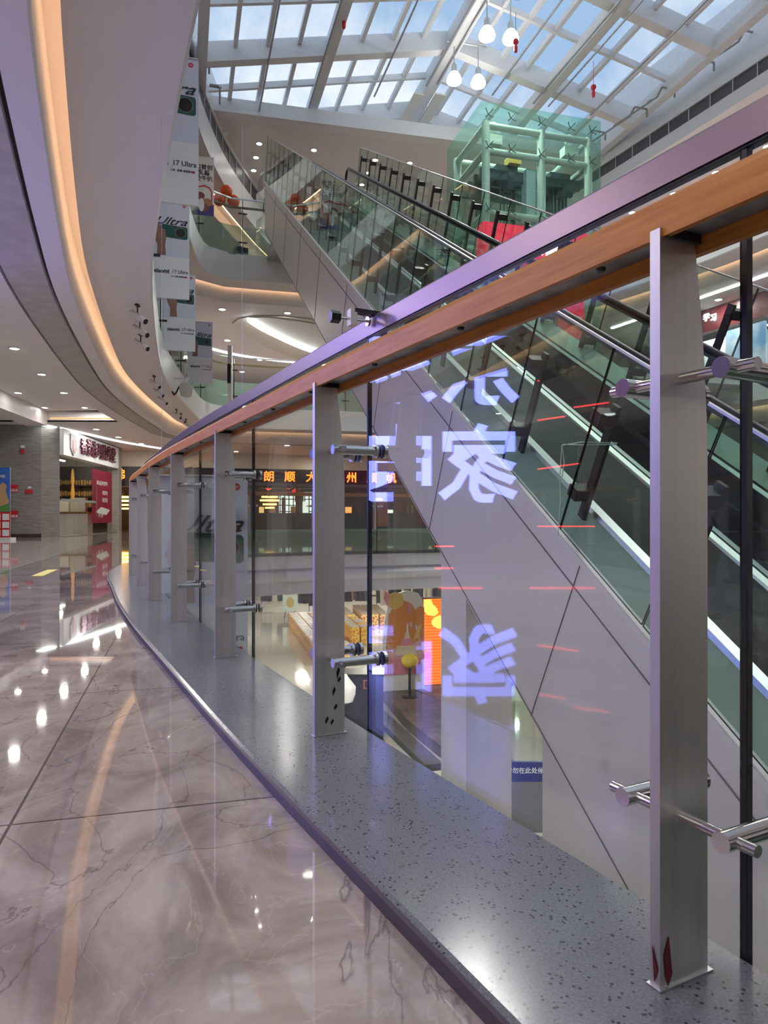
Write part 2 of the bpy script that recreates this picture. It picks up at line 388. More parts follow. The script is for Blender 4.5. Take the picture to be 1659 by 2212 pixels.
nos = nos.build('edge_strip', mat('kerb_edge', (.06, .045, .065), .4), ledge); nos['label'] = 'dark polished nosing along the kerb'
fas = MB(); sweep(fas, PL, [(-.10, -.06), (-.10, -.30), (-.03, -.31), (-.03, -.34), (-.10, -.37), (-.14, -.42), (-.14, -.47), (-.10, -.52), (-.03, -.55), (0, -.56), (0, -.80), (.4, -.82)])
struct(fas.build('trim_2', M_white, smooth=True), 'white fascia below the first floor edge with rounded band')
slab_poly(offset(PL, .4) + [Vector((x, y, 0)) for x, y in C1R], -.82, 'ceiling_lower', M_cream)

# ------------------------------------------------------------------ lower floor
lowf = MB(); lowf.poly([(-46, -14, -5.1), (46, -14, -5.1), (46, 70, -5.1), (-46, 70, -5.1)])
struct(lowf.build('floor_lower', M_tile_low), 'pale glossy tiled floor of the storey below')
bw = MB(); bw.box((0, 52, -2.9), (92, .2, 4.3)); struct(bw.build('wall_lower', M_cream), 'cream back wall of the clothes shop below')

# ------------------------------------------------------------------ second floor slab: fascia, soffit, cove, bands
def edge_slab(path, ztop, zbot, zin, n, lab, inner=True, cove=True, bands=False):
    f = MB(); sweep(f, path, [(.35, ztop), (0, ztop), (0, zbot + .03), (.03, zbot)])
    struct(f.build('trim_%d' % n, M_white, smooth=True), lab + ' white fascia')
    s = MB(); sweep(s, path, [(.03, zbot), (.90, zbot), (.90, zbot + .06), (.86, zbot + .06), (.86, zbot + .34), (1.05, zbot + .34)])
    struct(s.build('trim_%d' % (n + 1), M_soffit), lab + ' outer soffit with a recessed cove')
    if cove:
        c = MB(); sweep(c, path, [(.865, zbot + .09), (.895, zbot + .09), (.895, zbot + .12), (.865, zbot + .12)], closed=True)
        c = c.build('cove_lamp', M_cove); tag(c, lab + ' warm light strip hidden in the cove', 'cove light')
    i = MB(); sweep(i, path, [(1.05, zbot + .34), (1.05, zin + .02), (1.07, zin)])
    struct(i.build('trim_%d' % (n + 2), M_cream if False else M_white), lab + ' inner band lit by the cove')
    if not bands:
        b = MB(); sweep(b, path, [(1.07, zin), (2.3, zin)]); struct(b.build('trim_%d' % (n + 3), M_soffit), lab + ' inner soffit')
    else:
        b = MB(); sweep(b, path, [(1.07, zin), (1.29, zin), (1.29, zin + .1)]); sweep(b, path, [(1.34, zin + .1), (1.34, zin)]); sweep(b, path, [(1.82, zin), (1.82, zin + .1)])
        sweep(b, path, [(1.86, zin + .1), (1.86, zin), (2.3, zin), (2.3, zin + .30)])
        struct(b.build('trim_%d' % (n + 3), M_soffit), lab + ' inner soffit bands')
        g = MB(); sweep(g, path, [(1.34, zin), (1.82, zin)])
        struct(g.build('trim_%d' % (n + 4), noisy(mat('grille_band', (.4, .37, .36), .5), (.34, .31, .305), (.44, .41, .40), 4, 4, .3, .7, (1, 1, 1))), lab + ' grey air grille band')
        d = MB(); sweep(d, path, [(1.28, zin + .1), (1.35, zin + .1)]); sweep(d, path, [(1.81, zin + .1), (1.87, zin + .1)])
        struct(d.build('trim_%d' % (n + 5), M_dark), lab + ' black slots beside the grille band')

edge_slab(C2, 5.10, 4.25, 3.80, 10, 'second floor edge', bands=True)
edge_slab(C3, 10.20, 9.25, 8.75, 20, 'third floor edge')
slab_poly(offset(C2, .3), 5.10, 'floor_second', M_marble)
slab_poly(offset(C3, .3), 10.20, 'floor_third', M_marble)
slab_poly(offset(C3, 2.3), 8.75, 'ceiling_second', M_ceil)

# corridor ceiling: raised coffer near, plain ceiling beyond, dropped beam at the left
O23 = offset(C2, 2.3)
near = [p for p in O23[:80] if p.y < 23.0 and p.x < 9]
cof = MB(); cof.poly([Vector((p.x, p.y, 4.1)) for p in near] + [Vector((-10.9, 23.0, 4.1)), Vector((-10.2, 18, 4.1)), Vector((-8.6, 2, 4.1)), Vector((-5, -12, 4.1))])
struct(cof.build('ceiling_coffer', M_ceil), 'raised corridor ceiling with round downlights')
q = near[-1]
ew = MB(); ew.poly([(q.x, 23.0, 3.8), (-10.9, 23.0, 3.8), (-10.9, 23.0, 4.1), (q.x, 23.0, 4.1)])
ew.poly([(-10.9, 23.0, 3.8), (-10.2, 18, 3.8), (-10.2, 18, 4.1), (-10.9, 23.0, 4.1)]); ew.poly([(-10.2, 18, 3.8), (-8.6, 2, 3.8), (-8.6, 2, 4.1), (-10.2, 18, 4.1)]); ew.poly([(-8.6, 2, 3.8), (-5, -12, 3.8), (-5, -12, 4.1), (-8.6, 2, 4.1)])
struct(ew.build('trim_30', M_white), 'upright edge round the raised ceiling')
cv = MB(); cv.box(((q.x - 10.9) / 2, 22.97, 3.86), (q.x + 10.7, .03, .03)); cv = cv.build('cove_lamp', emis('cove_dim', (1, .5, .2), 1.1)); tag(cv, 'warm light strip on the far edge of the raised corridor ceiling', 'cove light')
bm_ = MB(); bm_.prism([(-10.9, 23.0, 3.62), (-10.2, 18, 3.62), (-10.75, 17.9, 3.62), (-11.6, 23.0, 3.62)], (0, 0, .18)); bm_.prism([(-10.2, 18, 3.62), (-8.6, 2, 3.62), (-9.1, 2, 3.62), (-10.75, 17.9, 3.62)], (0, 0, .18))
struct(bm_.build('ceiling_beam', M_soffit), 'white dropped band along the raised ceiling')
far_ = [p for p in O23 if p.y >= 22.9 and p.x < 8]
c38 = MB(); c38.poly([Vector((p.x, p.y, 3.8)) for p in far_] + [Vector((8, 60, 3.8)), Vector((-46, 60, 3.8)), Vector((-46, 23.0, 3.8))])
c38.poly([(-46, 23.0, 3.8), (-11, 23.0, 3.8), (-10.3, 18, 3.8), (-8.7, 2, 3.8), (-5, -12, 3.8), (-46, -12, 3.8)])
c38.poly([(8, 30.5, 3.8), (46, 60, 3.8), (8, 60, 3.8)]); c38.poly([Vector((p.x, p.y, 3.8)) for p in O23 if p.x >= 8 and p.y > -13] + [Vector((46, -12, 3.8)), Vector((46, 60, 3.8)), Vector((8, 32.5, 3.8))])
struct(c38.build('ceiling', M_ceil), 'pale corridor ceiling before the shops')
# shop wall along the corridor and wall and lamps across the atrium
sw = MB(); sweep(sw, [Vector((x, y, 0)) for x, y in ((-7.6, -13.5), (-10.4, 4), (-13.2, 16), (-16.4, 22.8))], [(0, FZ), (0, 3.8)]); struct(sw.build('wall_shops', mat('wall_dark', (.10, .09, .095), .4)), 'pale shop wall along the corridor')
sw = MB(); sweep(sw, [Vector((x, y, 0)) for x, y in ((14.5, 31), (17.5, 17), (20.5, 3), (22.5, -13))], [(0, FZ), (0, 3.8)]); struct(sw.build('wall_shops_right', M_white), 'pale shop wall across the atrium')
for x, y in ((14.8, 20), (17, 10), (18.6, 2), (20, -6)): area('hall_area_light', (x, y, 3.6), 90, .5, (1, .95, .9))  # added lights, so the steel posts mirror a bright hall
# outer walls closing the building
wl = MB(); wl.box((-46, 24, 5), (.2, 76, 22)); wl.box((46, 24, 5), (.2, 76, 22)); wl.box((0, 62, 5), (92, .2, 22)); wl.box((0, -14, 5), (92, .2, 22))
struct(wl.build('wall_outer', M_white), 'outer walls of the mall')

# ------------------------------------------------------------------ upper bulkheads and third floor ceiling
CB = smooth_path([(7.0, -12), (3.2, -4), (1.0, 0), (-.9, 4), (-2.6, 8.2), (-3.8, 11), (-4.9, 15), (-5.45, 18.5), (-5.8, 21.5), (-5.98, 24), (-5.95, 27), (-5.6, 30), (-5.0, 33.5), (-4, 37)], .5)
def bulkhead(path, z0, zv0, zv1, z1, nm, n, lab):
    m = MB(); sweep(m, path, [(.6, z0), (0, z0), (0, zv0), (.1, zv0)]); sweep(m, path, [(.1, zv1), (0, zv1), (0, z1), (.6, z1)])
    m = struct(m.build(nm, M_white), lab + ' white curved bulkhead')
    v = MB(); sweep(v, path, [(.06, zv0), (.06, zv1)]); v = v.build('vent_strip', M_vent, m); v['label'] = 'dark air grille strip'
    L = cum(path); bars = MB(); s = .6
    while s < L[-1]:
        p, d = at_len(path, L, s); nn = Vector((-d.y, d.x, 0)); bars.box(p + nn * .035 + UP * (zv0 + zv1) / 2, (.018, .03, zv1 - zv0), (d, nn, UP)); s += .9
    bars.build('vent_divider', M_white, m)
    c = MB(); sweep(c, path, [(.62, z0 + .02), (.66, z0 + .02), (.66, z0 + .06), (.62, z0 + .06)], closed=True)
    c = c.build('cove_lamp', M_cove); tag(c, lab + ' warm light line under the bulkhead', 'cove light')
    k = MB(); sweep(k, path, [(.6, z0), (.6, z0 + .12), (1.0, z0 + .12), (1.0, z0 - .35), (5.5, z0 - .35)])
    struct(k.build('ceiling_%s' % n, M_soffit), lab + ' third floor ceiling under the bulkhead')
bulkhead(CB, 13.1, 14.2, 14.85, 16.2, 'wall_left', 'left', 'left')
CR = smooth_path([(6.5, 33.2), (8.7, 28.5), (10.5, 24.4), (11.7, 21.6), (13.3, 18), (15, 13.5), (16.5, 9), (18, 4), (19, -2), (20, -12)], .5)
bulkhead(CR, 13.85, 14.3, 14.75, 17.2, 'wall_right', 'right', 'right')
u_ = MB(); u_.poly([(-9, 24.45, 15.0), (-6.1, 25.1, 15.0), (2.4, 27.1, 15.0), (9.6, 28.75, 15.0), (20, 34, 15.0), (20, 60, 15.0), (-30, 60, 15.0), (-30, 24.4, 15.0)])
struct(u_.build('ceiling_third', M_ceil), 'third floor ceiling with small downlights')
lp = MB(); lp.bar((-9, 24.5, 15.22), (9.6, 28.85, 15.22), .5, .5); struct(lp.build('trim_40', M_white), 'white kerb between the third floor ceiling and the skylight')
w3 = MB(); w3.box((0, 50, 12.6), (60, .2, 4.9)); struct(w3.build('wall_third', M_ceil), 'plain back wall of the third floor')
w2 = MB(); w2.box((0, 47, 7.0), (80, .2, 3.8)); struct(w2.build('wall_second', mat('lilac_wall', (.62, .56, .66), .5)), 'lilac back wall of the second floor')

# ------------------------------------------------------------------ skylight (window_1): beams, rafters, mullions, purlins, panes
sky = group_empty('window_1', 'gabled glass skylight over the atrium')
AR = 9.19
def RB(a): return 15.97 - (.217 * (AR - a) if a < AR else .2035 * (a - AR))
def RP(a, Y, dz=0.0): return Vector((a - .282 * Y, Y, CZ + RB(a) + dz))
def RT(a, Yr, dz=0.0):                       # along a cross beam that meets the ridge at Yr
    return RP(a, Yr + .2714 * (a - AR) / 1.039, dz)
A_L, A_R = .2, 16.8
YB = [24.4 - 4.1 * k for k in range(6)] + [28.5]
for Y in YB:
    m = MB()
    m.bar(RT(A_L, Y, .30), RT(AR, Y, .30), .34, .62); m.bar(RT(AR, Y, .30), RT(A_R, Y, .30), .34, .62)
    m.build('beam', M_white, sky)
A4 = [.57, 4.77, AR, 13.09, 16.6]
for a in A4:
    m = MB(); m.bar(RP(a, 2, .22), RP(a, 31, .22), .30 if a != AR else .42, .5 if a != AR else .62); m.build('rafter', M_white, sky)
for i in range(4):
    n = 3 if i < 3 else 2
    for k in range(1, n + 1):
        a = A4[i] + (A4[i + 1] - A4[i]) * k / (n + 1)
        m = MB(); m.bar(RP(a, 2, .48), RP(a, 31, .48), .13, .2); m.build('mullion', M_white, sky)
for Y in YB:
    m = MB(); Yc = Y - 2.05
    m.bar(RT(A_L, Yc, .46), RT(AR, Yc, .46), .12, .2); m.bar(RT(AR, Yc, .46), RT(A_R, Yc, .46), .12, .2); m.build('purlin', M_white, sky)
for nm, a0, a1 in (('l', A_L, AR), ('r', AR, A_R)):
    m = MB(); m.poly([RT(a0, 0, .6), RT(a1, 0, .6), RT(a1, 34, .6), RT(a0, 34, .6)]); m.build('pane', M_pane, sky)
cl = MB()
for a in (4.77, AR - .35, AR + .45): cl.bar(RP(a, 26.6, -.06), RP(a, 28.6, -.06), .42, .06)
cl = cl.build('cover_plate', M_cream, sky); cl['label'] = 'cream cover plates at the foot of the rafters'
# thin pipes and cable trays under the glass
for a, dz, r in ((2.69, -.1, .035), (6.98, -.1, .035), (11.3, -.1, .035), (14.9, -.1, .035), (AR - .3, -.12, .05), (AR + .1, -.12, .03), (12.8, -.1, .04), (13.35, -.1, .03), (4.55, -.1, .04)):
    m = MB(); m.tube(RP(a, 3, dz), RP(a, 26, dz), r, 8)
    o = m.build('conduit_pipe', mat('conduit_grey', (.42, .42, .43), .4, .6) if 'conduit_grey' not in bpy.data.materials else bpy.data.materials['conduit_grey'])
    tag(o, 'thin grey conduit running under the skylight rafters', 'pipe', 'conduits under the skylight')

# ================================================================== NEAR RAILING
GO = -.134                                    # glass line, measured from the post line (negative = atrium side)
def len_of(x, y):
    return min(range(len(PL)), key=lambda i: (PL[i].x - x) ** 2 + (PL[i].y - y) ** 2)
s0 = L1[len_of(*POSTS7[0])]
stations = [s0 - 2.6, s0 - 1.3] + [L1[len_of(*p)] for p in POSTS7]
while stations[-1] + 1.3 < L1[-1]: stations.append(stations[-1] + 1.3)
rail = thing('railing', 'curved railing of brushed steel posts, clear glass and an orange wooden handrail', 'railing')
m = MB(); sweep(m, PL, [(.047, 1.082), (.047, 1.128), (.036, 1.142), (-.036, 1.142), (-.047, 1.128), (-.047, 1.072), (-.034, 1.072), (-.034, 1.104), (.034, 1.104), (.036, 1.082)], closed=True, caps=True)
hr = m.build('handrail', M_wood, rail); hr['label'] = 'orange wooden handrail'
m = MB(); sweep(m, PL, [(.033, 1.103), (.033, 1.096), (-.033, 1.096), (-.033, 1.103)], closed=True, caps=True); m.build('metal_strip', M_strip, hr)['label'] = 'grey steel strip under the wooden handrail'
for s in stations[1:9]:
    for ds in (.16, .58, 1.0):
        p, d = at_len(PL, L1, s + ds); m = MB(); m.lathe([(.006, -.004), (.0085, 0), (.0085, .002)], (0, 0, 0), 10)
        o = m.build('screw', M_black, hr); o.location = p + UP * 1.094
PG = offset(PL, GO)
m = MB(); sweep(m, PG, [(.013, 1.252), (.013, 1.305), (.009, 1.310), (-.009, 1.310), (-.013, 1.305), (-.013, 1.252), (-.0095, 1.252), (-.0095, 1.275), (.0095, 1.275), (.0095, 1.252)], closed=True, caps=True)
cap = m.build('cap_rail', M_cap, rail); cap['label'] = 'brushed steel cap on top of the glass'
m = MB(); sweep(m, PG, [(.0092, 1.248), (.0092, 1.274), (-.0092, 1.274), (-.0092, 1.248)], closed=True); m.build('cap_shade_strip', M_black, cap)  # black strip stands in for the shadow line under the cap
def make_post():
    m = MB()                                  # plate across the rail: x = atrium side, y = along the rail
    m.prism([(-.052, -.009, .0), (.048, -.009, .0), (.048, -.009, .80), (.041, -.009, .91), (.032, -.009, 1.0), (.019, -.009, 1.094), (-.052, -.009, 1.094)], (0, .018, 0))
    t = m.build('railing_post', M_steel, rail)
    m = MB(); m.box((-.008, 0, 1.0885), (.07, .03, .014)); m.build('top_bracket', M_black, t)
    m = MB(); m.prism([(-.056, -.013, 0), (.056, -.013, 0), (.056, .013, 0), (-.056, .013, 0)], (0, 0, .003)); m.build('foot_bead', M_alu, t)
    for z in (.882, .240):
        r = MB(); r.tube((-.005, -.128, z), (-.005, .128, z), .0085, 14); r.build('cross_rod', M_polish, t, True)
        for y in (-.088, .088):
            a = MB(); a.tube((-.026, y, z), (.121, y, z), .0145, 18)
            a.tube((.112, y, z), (.121, y, z), .021, 20); a.tube((.141, y, z), (.152, y, z), .021, 20)
            a.tube((.121, y, z), (.1265, y, z), .0215, 20, mi=1); a.tube((.1405, y, z), (.1415, y, z), .0215, 20, mi=1)
            a.build('standoff_arm', [M_polish, M_black], t, True)
    return t
proto = None
for i, s in enumerate(stations):
    if i < 2: continue                        # the posts behind the camera
    p, d = at_len(PL, L1, s)
    if proto is None: proto = o = make_post()
    else: o = dup(proto, rail)
    o.location = (p.x, p.y, 0); o.rotation_euler = (0, 0, math.atan2(-d.x, d.y))
    if i == 2: first = o
    if i == 3: second = o
m = MB(); m.prism([(-.045, -.0095, .05), (-.035, -.0095, .075), (-.028, -.0095, .02), (-.036, -.0095, .004), (-.042, -.0095, .02)], (0, -.0008, 0)); m.prism([(-.053, -.006, .03), (-.053, .004, .06), (-.053, .0, .01)], (-.0008, 0, 0))
POST_STAINS = [(first, m, ('stain_red', (.12, .005, .01), .3), 'dark red drips')]
m = MB()
for x, z, h in ((.026, .17, .045), (.012, .12, .03), (.018, .075, .02), (.006, .03, .02), (-.012, .035, .025), (.03, .16, .02)):
    m.prism([(x - .004, -.0095, z), (x + .006, -.0095, z + h * .6), (x + .002, -.0095, z + h), (x - .006, -.0095, z + h * .5)], (0, -.0008, 0))
POST_STAINS.append((second, m, ('stain_black', (.012, .012, .013), .4), 'black smudges'))
for o, m, mm, lab in POST_STAINS: m.build('stain', mat(*mm), o)['label'] = lab
# glass panes, one per bay
for i in range(len(stations) - 1):
    a, da = at_len(PL, L1, stations[i]); b, db = at_len(PL, L1, stations[i + 1])
    na, nb = Vector((-da.y, da.x, 0)), Vector((-db.y, db.x, 0))
    A = a + na * GO; B = b + nb * GO; t = (B - A).normalized(); n = Vector((-t.y, t.x, 0))
    if i == 2: MIR2 = (A.copy(), n.copy())
    if i == 3: MIR3 = (A.copy(), n.copy())
    ofs = -.012 if i > 1 else .0
    A2 = A + t * (.004 + ofs); B2 = B - t * (.004 - ofs)
    z0 = -.045; z1 = 1.272
    m = MB(); h = n * .006
    P = [A2 + h + UP * z0, B2 + h + UP * z0, B2 + h + UP * z1, A2 + h + UP * z1, A2 - h + UP * z0, B2 - h + UP * z0, B2 - h + UP * z1, A2 - h + UP * z1]
    m.add(P, [(0, 1, 2, 3), (7, 6, 5, 4)], 0); m.add(P, [(0, 4, 5, 1), (1, 5, 6, 2), (2, 6, 7, 3), (3, 7, 4, 0)], 1)
    o = m.build('glass_pane', [M_glass, M_edge], rail)
    if i >= 2:                                # black seal in the joint
        m = MB(); m.box(A + t * ofs + UP * ((z0 + z1) / 2), (.0085, .014, z1 - z0), (t, n, UP)); m.build('joint_seal', M_black, o)
    if i >= 11:                               # the far side: dotted frosted band at the foot
        m = MB(); m.poly([A2 + h * 1.2, B2 + h * 1.2, B2 + h * 1.2 + UP * .44, A2 + h * 1.2 + UP * .44]); m.build('frosted_band', M_film, o)['label'] = 'green frosted band at the foot'
# clamp gripping the cap rail
p, d = at_len(PL, L1, stations[3] - .05); n = Vector((-d.y, d.x, 0)); c = p + n * GO
cl = thing('rail_clamp', 'small black and white screw clamp gripping the steel cap rail', 'clamp', c + UP * 1.31)
m = MB(); m.bar((-n * .03) + UP * .008, n * .075 + UP * .008, .03, .012); m.bar(-n * .03 + UP * .012, -n * .03 - UP * .075, .03, .01, up=n); m.build('bracket', M_blackm, cl)
m = MB(); m.box(n * .078 - UP * .014, (.028, .022, .05), (d, n, UP)); m.build('block', M_white, cl)['label'] = 'white block'
m = MB(); m.tube(n * .022 - UP * .018, n * .125 - UP * .018, .004, 10); m.tube(n * .021 - UP * .018, n * .027 - UP * .018, .016, 16); m.build('threaded_rod', M_polish, cl)
m = MB(); m.tube(n * .122 - UP * .018, n * .152 - UP * .018, .019, 6); m.build('knob', M_black, cl)

# ================================================================== ESCALATOR
K = (-.282, 1.0, .6076)                       # run direction per metre of Y
def EP(a, b, Y): return Vector((a - .282 * Y, Y, CZ + .6076 * Y + b))
U = Vector(K).normalized()                    # up the slope
PU = Vector((-U.x * U.z, -U.y * U.z, 1 - U.z * U.z)).normalized()   # square to the slope, in the upright plane
def strip(m, prof, Y0, Y1, mi=0, closed=False):
    k = len(prof); P = [EP(a, b, Y0) for a, b in prof] + [EP(a, b, Y1) for a, b in prof]
    fs = [(j, (j + 1) % k, k + (j + 1) % k, k + j) for j in range(k if closed else k - 1)]
    if closed: fs += [tuple(range(k)), tuple(range(k, 2 * k))]
    return m.add(P, fs, mi)
esc = thing('escalator', 'long escalator rising across the atrium behind tall glass side barriers', 'escalator')
YB0, YT, YTIP = -3.6, 21.5, 25.6
aN, bN = 2.92, -3.47
M_clad = mat('escalator_cladding', (.72, .70, .70), .42)
M_joint = mat('panel_joint', (.16, .155, .155), .6)
M_deckgrey = mat('deck_grey', (.34, .43, .39), .4, .1)
M_deckdark = mat('deck_dark', (.008, .013, .015), .45, .0, .15)
m = MB(); strip(m, [(aN, bN), (aN, -5.31), (aN + .25, -5.45), (5.2, -6.0), (5.42, -5.9), (5.42, -3.75)], YB0, YTIP)
m.poly([EP(a, b, YTIP) for a, b in [(aN, bN), (aN, -5.31), (aN + .25, -5.45), (5.2, -6.0), (5.42, -5.9), (5.42, -3.75)]])
m.build('truss_cladding', M_clad, esc)
m = MB(); strip(m, [(aN - .02, bN + .0), (aN - .02, bN - .05), (aN + .05, bN - .05), (aN + .05, bN + .0)], YB0, YTIP, closed=True); m.build('cladding_lip', M_white, esc)
m = MB()
for mm in (-1.285,): m.bar(EP(aN - .004, mm * aN, YB0), EP(aN - .004, mm * aN, YTIP), .006, .009)
Yj = 5.2
while Yj < 24:
    m.bar(EP(aN - .004, bN, Yj), EP(aN - .004, bN, Yj) - PU * 1.58, .006, .006, up=U); Yj += 2.48
m.bar(EP(aN - .004, -5.28, YB0), EP(aN - .004, -5.28, YTIP), .006, .009)
m.build('panel_joints', M_joint, esc)
m = MB(); strip(m, [(aN + .03, bN), (aN + .05, bN - .01), (3.15, -3.315)], YB0, YTIP); m.build('side_deck', M_deckgrey, esc)['label'] = 'grey green sloping side deck behind the glass'
m = MB(); strip(m, [(3.15, -3.315), (3.16, -3.275), (3.225, -3.27), (3.23, -3.31)], YB0, YTIP); m.build('trim_strip', M_alu, esc)['label'] = 'bright aluminium strip'
m = MB(); strip(m, [(3.23, -3.31), (3.80, -3.29)], YB0, YTIP); m.build('dark_deck', M_deckdark, esc)['label'] = 'dark glossy deck'
m = MB(); strip(m, [(3.80, -3.29), (3.81, -3.27), (3.86, -3.265)], YB0, YT); strip(m, [(3.88, -3.265), (3.93, -3.27), (3.94, -3.30)], YB0, YT); strip(m, [(4.86, -3.44), (4.90, -3.425)], YB0, YT); pass
m.build('inner_deck', M_alu, esc)
m = MB(); strip(m, [(3.94, -3.30), (3.94, -3.66)], YB0, YT); strip(m, [(4.86, -3.44), (4.86, -3.82)], YB0, YT); m.build('skirt', mat('skirt_steel', (.10, .12, .125), .4, .6), esc)
m = MB(); strip(m, [(4.94, -3.425), (5.22, -3.37), (5.24, -3.45), (5.42, -3.75)], YB0, YT); m.build('outer_deck', mat('deck_pale', (.52, .62, .57), .4), esc)['label'] = 'pale green far deck'
# steps
m = MB(); Ys = YB0; run = .40; N2 = Vector((.9625, .2714, 0))
while Ys < YT - .2:
    p = EP(3.95, -3.62, Ys); z1 = p.z + .6076 * .36
    q = p + N2 * .89; e = E1 * .37
    m.prism([(p.x, p.y, p.z - .2), (q.x, q.y, p.z - .2), (q.x, q.y, z1), (p.x, p.y, z1)], e); Ys += .36
m.build('steps', mat('step_metal', (.02, .024, .028), .5, .3, .2), esc)
# balustrade glass and handrails
for a, b0, b1, nm in ((3.87, -3.27, -2.36, 'near'), (4.92, -3.43, -2.52, 'far')):
    m = MB(); strip(m, [(a - .004, b0), (a - .004, b1), (a + .004, b1), (a + .004, b0)], YB0, YT, closed=True)
    # rounded newel end
    m.build('balustrade', M_glass2, esc)['label'] = '%s glass balustrade below the moving handrail' % nm
    hb = b1 + .045
    m = MB(); pts = [EP(a, hb, YB0), EP(a, hb, YT - .3)]
    last = pts[-1]
    for k in range(1, 9):
        an = math.pi * k / 8; pts.append(last + E1 * (.36 * math.sin(an) + .02) + UP * (.10 * math.sin(an) - .36 * (1 - math.cos(an))) )
    m.path(pts, .036, 10); m.build('handrail_belt', M_black, esc, True)['label'] = '%s black moving handrail' % nm
    m = MB(); strip(m, [(a - .03, b1 + .012), (a - .03, b1 - .02), (a + .03, b1 - .02), (a + .03, b1 + .012)], YB0, YT - .3, closed=True); m.build('handrail_guide', bpy.data.materials['skirt_steel'], esc)
# tall side barriers
def barrier(a, b0, b1, ys, side):
    for i in range(len(ys) - 1):
        y0, y1 = ys[i] + .006, ys[i + 1] - .006; H0 = (b1 - b0) * .8634     # length square to the slope
        P = [EP(a, b0, y0), EP(a, b0, y1), EP(a, b0, y1) + PU * H0, EP(a, b0, y0) + PU * H0]
        m = MB(); t = N2 * .006
        Q = [p - t for p in P] + [p + t for p in P]
        m.add(Q, [(0, 1, 2, 3), (7, 6, 5, 4)], 0); m.add(Q, [(0, 4, 5, 1), (1, 5, 6, 2), (2, 6, 7, 3), (3, 7, 4, 0)], 1)
        m.build('barrier_glass', [M_glass2, M_edge], esc)
    m = MB(); m.bar(EP(a, b0, ys[0]) + PU * H0, EP(a, b0, ys[-1]) + PU * H0, .02, .016); m.build('barrier_edge', M_alu, esc)
    for y in ys[1:-1]:
        base = EP(a + side * .16, b0 + .06, y)
        p0 = base + PU * .02 * H0; p1 = base + PU * (.66 if side > 0 else .86) * H0
        m = MB(); m.bar(p0, p1, .03, .085, up=U)
        m.bar(p1 - PU * .09, p1 - PU * .09 - N2 * side * .15, .09, .13, up=U); m.bar(p0 + PU * .22, p0 + PU * .22 - N2 * side * .15, .09, .12, up=U)
        m.build('bracket', M_bracket, esc)
ysn = [4.52 + .99 * k for k in range(-8, 22)]
barrier(aN, bN + .03, -1.77, [y for y in ysn if y < 25.4] + [25.4], 1)
ysf = [4.3 + .99 * k for k in range(-8, 19)]
barrier(5.29, -3.62, -1.86, [y for y in ysf if y < 21.6] + [22.0], -1)
m = MB(); m.poly([EP(aN, -1.77, 24.7), EP(aN, bN, 25.4), Vector((aN - .282 * 28.5, 28.4, 10.25)), Vector((aN - .282 * 28.5, 28.4, 13.6))]); m.build('end_glass', M_glass2, esc)
# landing at the third floor
m = MB(); z = 10.05; P = [Vector((3.0 - .282 * 21.6, 21.6, z)), Vector((5.4 - .282 * 21.6, 22.3, z)), Vector((5.4 - .282 * 28.2, 28.4, z)), Vector((3.0 - .282 * 27, 27.2, z))]
m.prism(P, (0, 0, .15)); m.build('landing', M_alu, esc)
# pillars and wall under the truss
for y0, y1, lab in ((7.42, 8.14, 'wide grey pillar'), (5.36, 5.84, 'second narrow grey pillar')):
    m = MB(); A = [Vector((aN + .03 - .282 * y, y, -5.1)) for y in (y0, y1)]
    dpt = E2 * .52; tp = CZ + .6076 * y0 - 5.29
    m.add([A[0], A[1], A[1] + dpt, A[0] + dpt, A[0] + UP * (tp + 5.1), A[1] + UP * (tp + 5.1 + .6076 * (y1 - y0)), A[1] + dpt + UP * (tp + 5.1 + .6076 * (y1 - y0)), A[0] + dpt + UP * (tp + 5.1)],
          [(0, 1, 2, 3), (4, 5, 6, 7), (0, 1, 5, 4), (1, 2, 6, 5), (2, 3, 7, 6), (3, 0, 4, 7)])
    struct(m.build('wall_pier', M_clad), lab + ' carrying the escalator')
m = MB(); m.add([Vector((aN + .02 - .282 * y, y, z)) for y, z in ((5.4, -5.1), (-1.4, -5.1), (-1.4, CZ + .6076 * -1.4 - 5.29), (5.4, CZ + .6076 * 5.4 - 5.29))], [(0, 1, 2, 3)])
struct(m.build('wall_under_escalator', M_clad), 'pale wall below the lower run of the escalator')
# white cord tied round the barrier
m = MB(); P = [EP(aN - .05, -2.95, 5.75) , EP(aN - .05, -2.86, 5.2), EP(aN - .05, -2.72, 4.75)]
m.path([W(1205, 1155, 5.35), W(1211, 1080, 5.35), W(1209, 1035, 5.33), W(1214, 962, 5.33), W(1255, 955, 5.2), W(1334, 957, 5.1)], .004, 6)
m.path([W(1214, 962, 5.33), W(1219, 1000, 5.33), W(1214, 1031, 5.33)], .004, 6); m.path([W(1216, 960, 5.32), W(1262, 961, 5.18), W(1332, 960, 5.1)], .004, 6)
tag(m.build('cord', mat('cord_mint', (.6, .75, .7), .5)), 'thin white cord tied across the escalator glass barrier', 'cord')

